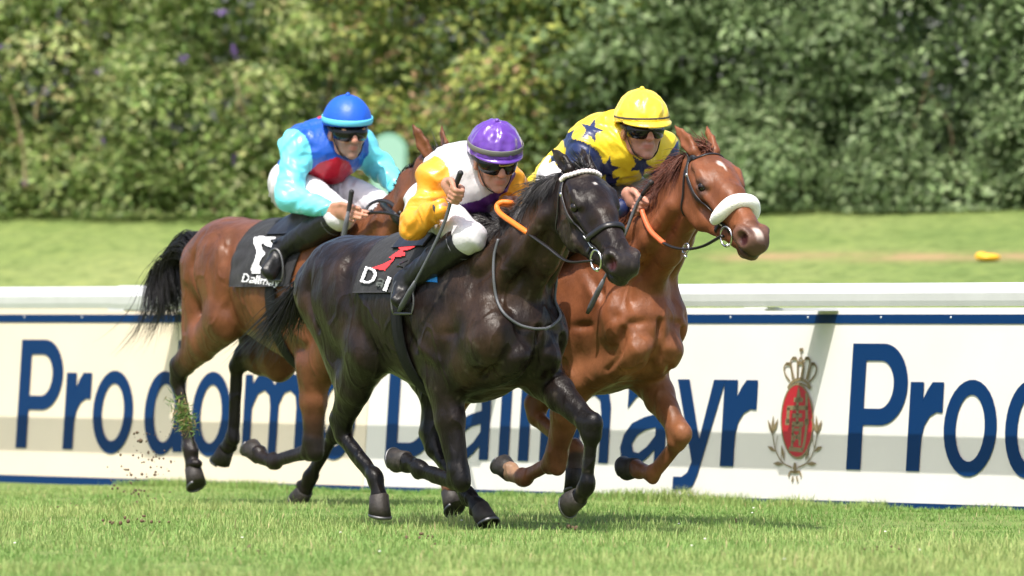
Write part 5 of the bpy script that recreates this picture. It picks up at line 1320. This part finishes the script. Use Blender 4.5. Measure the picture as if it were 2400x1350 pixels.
# --- chestnut behind it
P_chest = dict(mat='coat', hairmat='red_hair', coat=coat_chestnut, seed=5, dz=.03,
    legs=dict(RH=[(-.45, -.15, 1.02), (-.42, -.17, .80), (1035, 1010, -.12), (1050, 1120, -.12), (1054, 1150, -.12), (1056, 1185, -.12)],
              LH=[(-.42, .15, 1.02), (-.10, .17, .82), (1243, 966, .08), (1350, 1050, .08), (1347, 1098, .08), (1334, 1142, .08)],
              RF=[(1335, 800, -.17), (1345, 885, -.16), (1300, 1085, -.15), (1228, 1122, -.15), (1196, 1108, -.15), (1152, 1102, -.15)],
              LF=[(1545, 792, .15), (1510, 862, .15), (1597, 1023, .14), (1527, 1112, .14), (1490, 1096, .14), (1446, 1078, .14)]),
    neck=[(V3(.46, 0, 1.08), (.140, .28)), (V3(.68, 0, 1.185), (.108, .205)), (V3(.90, 0, 1.315), (.088, .150)), (V3(1.08, 0, 1.445), (.072, .122))],
    poll=(1642, 385, 0.), head=(math.radians(-3), math.radians(-31), 0.), hscale=1.06,
    ears=[(-.15, .02, .035), (-.15, -.03, .035)],
    crest=[(.42, 0, 1.37), (.62, 0, 1.40), (.84, 0, 1.50), (1.04, 0, 1.60), (1.16, 0, 1.64)],
    mane_dir=lambda u, rg: np.where((rg.random(len(u)) < .65)[:, None], [-.35, -.60, -.40], [-.75, -.35, .15]), mane_len=.13, nmane=1300, mane_up=.08,
    tail=[(-.88, 0, 1.16), (-.98, 0, 1.12), (-1.05, 0, 1.0), (-1.2, 0, .9), (-1.3, 0, .88)], tail_spread=.10)
# --- bay at the back
P_bay = dict(mat='coat', hairmat='black_hair', coat=coat_bay, seed=8, dz=.10, pitch=math.radians(-3),
    legs=dict(RH=[(-.46, -.15, 1.13), (528, 748, -.19), (412, 868, -.13), (447, 1058, -.13), (452, 1096, -.13), (441, 1160, -.13)],
              LH=[(-.42, .15, 1.13), (655, 838, .15), (556, 832, .10), (545, 1028, .10), (530, 1052, .10), (497, 1068, .10)],
              RF=[(800, 790, -.17), (735, 858, -.16), (735, 1058, -.15), (643, 1084, -.15), (606, 1068, -.15), (562, 1058, -.15)],
              LF=[(930, 770, .17), (880, 830, .15), (790, 1008, .13), (727, 1120, .13), (715, 1150, .13), (702, 1182, .13)]),
    neck=[(V3(.46, 0, 1.12), (.140, .28)), (V3(.69, 0, 1.20), (.108, .205)), (V3(.91, 0, 1.36), (.088, .15)), (V3(1.06, 0, 1.52), (.072, .122))],
    poll=(1012, 392, 0.), head=(math.radians(8), math.radians(-42), 0.), hscale=1.08,
    ears=[(-.15, .03, .06), (-.15, -.04, .06)],
    crest=[(.44, 0, 1.39), (.62, 0, 1.42), (.82, 0, 1.51), (.98, 0, 1.64), (1.1, 0, 1.72)],
    mane_dir=(-.35, .75, -.25), mane_len=.11, nmane=700,
    tail=[(468, 592, 0), (440, 576, 0), (408, 600, 0), (394, 645, 0), (398, 690, 0), (384, 722, 0), (358, 745, 0)], tail_spread=.13, tail_w=.075, ntail=1500)
oC = at_depth(1305, 1230, 38.1); oB = at_depth(698, 1188, 41.7)
h_black = make_horse((0., 0.), 0., P_black, None, "near-black horse in front of the other two, with a white beaded browband")
h_chest = make_horse((oC[0], oC[1]), math.radians(-3), P_chest, None, "chestnut horse with a white fleecy noseband, ahead on the right")
h_bay = make_horse((oB[0], oB[1]), 0., P_bay, None, "brown bay horse with black legs, mane and tail, last of the three")
M['skin'] = mat('skin', rough=.48, spec=.4, attr=True, bump=[(300, .0004)])
M['skin'].node_tree.nodes["Principled BSDF"].inputs["Subsurface Weight"].default_value = .08
M['skin'].node_tree.nodes["Principled BSDF"].inputs["Subsurface Radius"].default_value = (.02, .008, .004)
M['silk'] = mat('racing_silk', rough=.33, spec=.5, coat=.08, attr=True, bump=[(16, .005), (48, .0012), (240, .0004)])
M['breeches'] = mat('white_breeches', (.57, .56, .585), .6, bump=[(22, .005), (70, .0012)])
M['boot'] = mat('black_boot_leather', (.010, .010, .011), .40, spec=.35, bump=[(26, .004)])
M['grey_trim'] = mat('grey_trim', (.10, .10, .11), .5)
M['purple_cap'] = mat('purple_satin', (.105, .028, .30), .26, spec=.6, coat=.3, bump=[(34, .004, (1, 1, .6))], sheen=.3)
M['blue_cap'] = mat('blue_cap_cloth', (.012, .095, .56), .45, spec=.4, bump=[(60, .001)])
M['yellow_cap'] = mat('yellow_satin', (.86, .60, .035), .32, spec=.55, bump=[(30, .004, (1, 1, .6))], sheen=.2)
M['grey_band'] = mat('grey_band', (.13, .13, .12), .6); M['cyan_band'] = mat('cyan_band', (.12, .55, .78), .5); M['thin_band'] = mat('dark_elastic', (.05, .045, .04), .6)
M['lens'] = mat('smoked_lens', (.010, .010, .010), .10, spec=.35)
M['strap'] = mat('black_webbing', (.014, .014, .016), .6)
M['amber'] = mat('amber_frame', (.55, .42, .10), .3); M['clear_white'] = mat('pale_frame', (.70, .66, .60), .25)
M['rubber'] = mat('black_rubber', (.015, .015, .017), .65); M['whip_grey'] = mat('grey_whip_braid', (.085, .09, .10), .5, bump=[(200, .001)])
M['leather'] = mat('black_leather', (.012, .011, .012), .36, spec=.5, bump=[(90, .0008)])
M['rein_orange'] = mat('orange_rubber_rein', (.80, .19, .020), .45, bump=[(140, .0015)]); M['rein_red'] = mat('orange_red_rein', (.62, .13, .045), .45, bump=[(140, .0015)])
M['beads'] = mat('white_browband_beads', (.80, .70, .70), .35); M['fleece'] = mat('white_fleece', (.86, .85, .80), .9, spec=.1, sheen=.5, bump=[(120, .004)])
M['cloth_black'] = mat('black_saddlecloth', (.022, .022, .025), .75, spec=.2, bump=[(20, .006), (220, .001)], sheen=.2)
M['pad_blue'] = mat('blue_pad', (.02, .22, .60), .5); M['girth'] = mat('dark_girth', (.009, .009, .010), .7, spec=.2)
M['print_white'] = mat('white_cloth_print', (.80, .80, .83), .6); M['print_red'] = mat('red_cloth_print', (.72, .035, .04), .6); M['print_dim'] = mat('dim_cloth_print', (.09, .10, .09), .6)
M['cuff_black'] = M['strap']; M['cuff_cyan'] = mat('cyan_cuff', (.05, .50, .66), .4); M['cuff_navy'] = mat('navy_cuff', (.012, .028, .10), .5); M['collar_navy'] = M['cuff_navy']
M['collar_yellow'] = mat('yellow_collar', (.80, .60, .05), .4); M['collar_blue'] = mat('blue_collar', (.01, .07, .40), .4)
front = lambda N, h: (N @ (h.R.T @ -FWD)) > -.15
def jk_purple(V, N, uv, sl, J, h):
    c = np.tile([.60, .585, .61], (len(V), 1)); c[sl] = (.80, .33, .025)
    s = in_poly(uv, [(1232, 372), (1205, 405), (1178, 440), (1120, 470), (1060, 484), (1040, 512), (1120, 520), (1200, 505), (1250, 470), (1250, 420)]) & front(N, h) & ~sl
    c[s] = (.085, .018, .15); return c
def jk_blue(V, N, uv, sl, J, h):
    c = np.tile([.010, .085, .46], (len(V), 1)); c[sl] = (.16, .66, .76)
    s = in_poly(uv, [(712, 432), (722, 405), (748, 382), (790, 368), (818, 380), (828, 402), (822, 425), (770, 440)]) & front(N, h) & ~sl
    c[s] = (.48, .010, .030)
    s = in_poly(uv, [(738, 258), (765, 258), (765, 275), (745, 278)]) & ~sl; c[s] = (.60, .02, .04); return c
def jk_yellow(V, N, uv, sl, J, h):
    c = np.tile([.80, .58, .025], (len(V), 1)); nav = (.012, .022, .085)
    up = (seg_dist(V, J['shR'], J['elR']) < .10) | (seg_dist(V, J['shL'], J['elL']) < .10)
    c[sl] = nav
    fr = front(N, h)
    for st in ((1386, 306, 30, .3), (1328, 322, 26, .8), (1424, 396, 30, .2), (1430, 432, 30, .9), (1503, 388, 30, .5), (1300, 372, 20, .1)):
        c[in_poly(uv, star(*st)) & fr] = nav
    return c
def riders():
    R = math.radians
    # --- purple cap on the black horse
    h = h_black
    j1, J1, f1 = make_jockey(h, dict(label="jockey in white and orange silks with a purple cap, on the black horse",
        joints=dict(head=(.545, 0, 1.615), neck=(.41, 0, 1.555), mid=(.25, 0, 1.545), pelvis=(.15, 0, 1.42),
            shR=(.345, -.175, 1.525), shL=(.345, .175, 1.525), elR=(968, 530, -.30), wrR=(1036, 486, -.30), gripR=(1062, 452, -.30), elL=(.35, .33, 1.42), wrL=(.45, .13, 1.405), gripL=(.515, .09, 1.405),
            hipR=(.20, -.09, 1.40), hipL=(.20, .09, 1.40), knR=(1100, 556, -.19), knL=(.54, .19, 1.28), anR=(950, 662, -.27), anL=(.22, .28, 1.06), toeR=(938, 708, -.33), toeL=(.30, .32, .99)),
        head=(R(-15), R(-22), R(3)), hs=1.06, cap_len=.0, tor_k=.86, sl=.84, handR=('fist', h.L(1080, 408, -.30) - h.L(1040, 525, -.31), 1.), handL=('fist', (.3, .3, .9), -1.), jacket=jk_purple, cuff='cuff_black',
        helmet=dict(mat='purple_cap', band='grey_band', band_z=.062, band_w=.012, wrinkle=.006, peak=.018), spare=(-.15, .55), spare_mat='amber', stubble=.3))
    whip(h, [(1079, 406, -.30), (1062, 452, -.30), (1040, 525, -.31), (995, 620, -.34), (938, 724, -.36)], "whip held upright in the orange-sleeved jockey's hand")
    saddle(h, dict(label="black saddlecloth with a red mark on the black horse", dz=0., seed=3, J=J1, girth=.20,
        cloth=(((0, 50, 95), (-.15, -.155, -.165)), ((0, 50, 95), (.42, .38, .30)), -83, 83), pad=(((0, 50, 95), (.40, .36, .28)), ((0, 40, 54, 72, 95), (.36, .36, .43, .455, .42)), -72, 72), seat=(((0, 40), (.0, .04)), ((0, 40), (.32, .30)), -42, 42),
        decals=[([[(870, 628), (902, 634), (922, 610), (926, 602), (948, 600), (950, 592), (942, 588), (962, 584), (978, 574), (970, 568), (966, 560), (944, 572), (934, 580), (938, 585), (912, 603), (921, 607), (900, 618), (880, 624)]], 'print_red', 'number'),
                (text_px('D', 843, 660, 874, 668, 36, 14), 'print_white', 'lettering'), (text_px('a', 880, 668, 896, 674, 26, 8), 'print_dim', 'dim_lettering'), (text_px('l', 897, 680, 905, 683, 32, 12), 'print_white', 'lettering')]))  # the middle letter is a much darker grey than its white neighbours
    bridle(h, "black leather bridle with a white beaded browband on the black horse", 'beads',
        [('rein_grip', 'rein_orange', [('p', .50, .06, 1.412), (1200, 477, -.02), (1178, 474, -.07), (1165, 483, -.09), (1172, 500, -.10), (1205, 524, -.11), (1237, 546, -.11)], .0125, None),
         ('rein', 'leather', [(1234, 544, -.11), (1282, 578, -.10), (1330, 612, -.09), ('w', .40, -.075, -.115), ('w', .428, -.074, -.095)], .011, .5),
         ('rein', 'leather', [('w', .43, .074, -.09), ('p', .95, .13, 1.36), ('p', .70, .13, 1.40), ('p', .52, .10, 1.405)], .011, .5)])
    nk = empty('neck_strap', h.M); tag(nk, "thin dark strap looped round the black horse's neck and chest", 'neck strap')
    P = h.on(h.f, [(1168, 560), (1158, 600), (1157, 650), (1164, 700), (1182, 735), (1215, 760), (1250, 770), (1275, 770)], .008); P2 = P[::-1] * np.array([1, -1, 1]); P2 = h.f.snap(P2[1:], .008)[0]
    MB().tube(spline(np.vstack([P, P2]), 6), .0065, 8).build('strap', M['whip_grey'], nk)
    # --- blue cap on the bay horse
    h = h_bay
    j2, J2, f2 = make_jockey(h, dict(label="jockey in blue silks with turquoise sleeves and a blue cap, on the bay horse",
        joints=dict(head=(.455, 0, 1.835), neck=(.33, 0, 1.765), mid=(.17, 0, 1.755), pelvis=(.07, 0, 1.60),
            shR=(.28, -.18, 1.755), shL=(.28, .18, 1.755), elR=(676, 462, -.27), wrR=(772, 492, -.22), gripR=(805, 498, -.20), elL=(892, 392, .29), wrL=(928, 436, .25), gripL=(955, 462, .22),
            hipR=(.12, -.09, 1.57), hipL=(.12, .09, 1.57), knR=(798, 506, -.17), knL=(.60, .18, 1.43), anR=(662, 584, -.26), anL=(.25, .27, 1.25), toeR=(630, 640, -.36), toeL=(.33, .34, 1.15)),
        head=(R(-13), R(-13), R(3)), hs=1.06, tor_k=.95, handR=('open', [(862, 497, -.17), (860, 505, -.185), (845, 512, -.20), (828, 518, -.21), (842, 488, -.20)], (.35, -.2, .9), (0., -.9, .2)), handL=('fist', (.3, -.2, .9), -1.), jacket=jk_blue, cuff='cuff_cyan', collar='collar_blue',
        helmet=dict(mat='blue_cap', band='cyan_band', band_z=.050, band_w=.013, wrinkle=.0008, peak=.0), stubble=.55))
    whip(h, [(824, 450, -.24), (818, 490, -.24), (812, 520, -.25), (802, 572, -.26)], "short whip pointing down from the turquoise-sleeved jockey's hand", .45)
    saddle(h, dict(label="black saddlecloth with a white number on the bay horse", dz=.10, seed=8, J=J2, girth=.20,
        cloth=(((0, 50, 98), (-.17, -.18, -.17)), ((0, 50, 98), (.40, .40, .36)), -95, 95), seat=(((0, 40), (.0, .04)), ((0, 40), (.32, .30)), -42, 42),
        decals=[([[(596, 556), (610, 553), (632, 556), (646, 556), (648, 566), (636, 580), (621, 574), (618, 568), (612, 572), (614, 584), (622, 594), (612, 606), (606, 620), (612, 626), (609, 640), (590, 640), (588, 630), (598, 606), (602, 590), (598, 578), (594, 568)]], 'print_white', 'number'),
                (text_px('Dallmay', 566, 660, 652, 672, 19, 5), 'print_white', 'lettering')]))
    bridle(h, "bridle on the bay horse's head, mostly hidden by the orange-sleeved jockey", 'plain',
        [('rein', 'leather', [('w', .43, -.074, -.09), (1000, 545, -.12), (930, 505, -.14), (880, 498, -.15), (850, 503, -.17)], .012, .6),
         ('rein', 'leather', [(852, 502, -.17), (866, 480, -.14), (890, 470, -.12), (915, 476, -.10), (940, 500, -.10)], .011, .6)])
    nk = empty('neck_strap', h.M); tag(nk, "broad black breast strap round the bay horse's neck", 'neck strap')
    P = h.on(h.f, [(893, 474), (905, 487), (925, 508), (948, 530), (970, 560), (990, 600)], .008); MB().tube(spline(P, 6), .022, 8, False, .3, (0, 0, 1)).build('strap', M['leather'], nk)
    # --- yellow cap on the chestnut
    h = h_chest
    j3, J3, f3 = make_jockey(h, dict(label="jockey in yellow silks with dark blue stars and a yellow cap, on the chestnut",
        joints=dict(head=(.735, 0, 1.760), neck=(.62, 0, 1.69), mid=(.42, 0, 1.70), pelvis=(.17, 0, 1.56),
            shR=(.565, -.175, 1.675), shL=(.585, .175, 1.675), elR=(.60, -.27, 1.43), wrR=(1458, 488, -.14), gripR=(1492, 478, -.12), elL=(.62, .28, 1.45), wrL=(.82, .14, 1.42), gripL=(.89, .10, 1.41),
            hipR=(.24, -.09, 1.53), hipL=(.24, .09, 1.53), knR=(.68, -.19, 1.40), knL=(.68, .19, 1.40), anR=(.34, -.27, 1.16), anL=(.34, .27, 1.16), toeR=(.42, -.33, 1.08), toeL=(.42, .33, 1.08)),
        head=(R(-12), R(-8), R(2)), hs=1.06, cap_len=.075, hem=.62, hem_r=.14, handR=('fist', h.L(1524, 432, -.12) - h.L(1460, 560, -.16), 1.), handL=('fist', (.3, .3, .9), -1.), jacket=jk_yellow, cuff='cuff_navy', collar='collar_yellow',
        helmet=dict(mat='yellow_cap', band='thin_band', band_z=.047, band_w=.004, wrinkle=.005, peak=.045), spare=(-.1, .6), spare_mat='clear_white', stubble=.25, skin=(.46, .22, .155)))
    whip(h, [(1526, 428, -.12), (1492, 480, -.14), (1458, 565, -.18), (1380, 728, -.25)], "long whip slanting down from the yellow-capped jockey's fist")
    saddle(h, dict(label="black saddlecloth on the chestnut horse, hidden behind the black horse", dz=.03, seed=5, J=J3, girth=.25,
        cloth=(((0, 50, 95), (-.10, -.11, -.12)), ((0, 50, 95), (.48, .44, .38)), -90, 90), seat=(((0, 40), (.06, .10)), ((0, 40), (.40, .38)), -42, 42), decals=[]))
    bridle(h, "dark bridle with a thick white fleece noseband on the chestnut horse", 'fleece',
        [('rein_grip', 'rein_red', [(1502, 478, -.11), (1508, 505, -.12), (1524, 540, -.13), (1548, 564, -.13), (1556, 570, -.13)], .0120, None),
         ('rein', 'leather', [(1554, 569, -.13), (1580, 580, -.125), (1612, 584, -.12), (1650, 576, -.11), ('w', .415, -.074, -.100), ('w', .43, -.074, -.09)], .0105, .6),
         ('rein', 'leather', [('w', .43, .074, -.09), ('p', 1.15, .13, 1.46), ('p', 1.0, .12, 1.43), ('p', .90, .10, 1.41)], .0105, .6)])
    c = h.L(1607, 582, -.122); a = np.linspace(0, 2 * np.pi, 22, endpoint=False)
    mr = empty('martingale_ring', h.M); tag(mr, "small steel ring sliding on the chestnut horse's rein", 'ring')
    MB().tube(c + np.outer(np.cos(a) * .022, (1, 0, 0)) + np.outer(np.sin(a) * .022, (0, .3, .95)), .004, 8, True).build('ring', M['steel'], mr)
    MB().ball(c + V3(.004, -.004, -.036), .009).build('stud', M['steel'], mr)
riders()
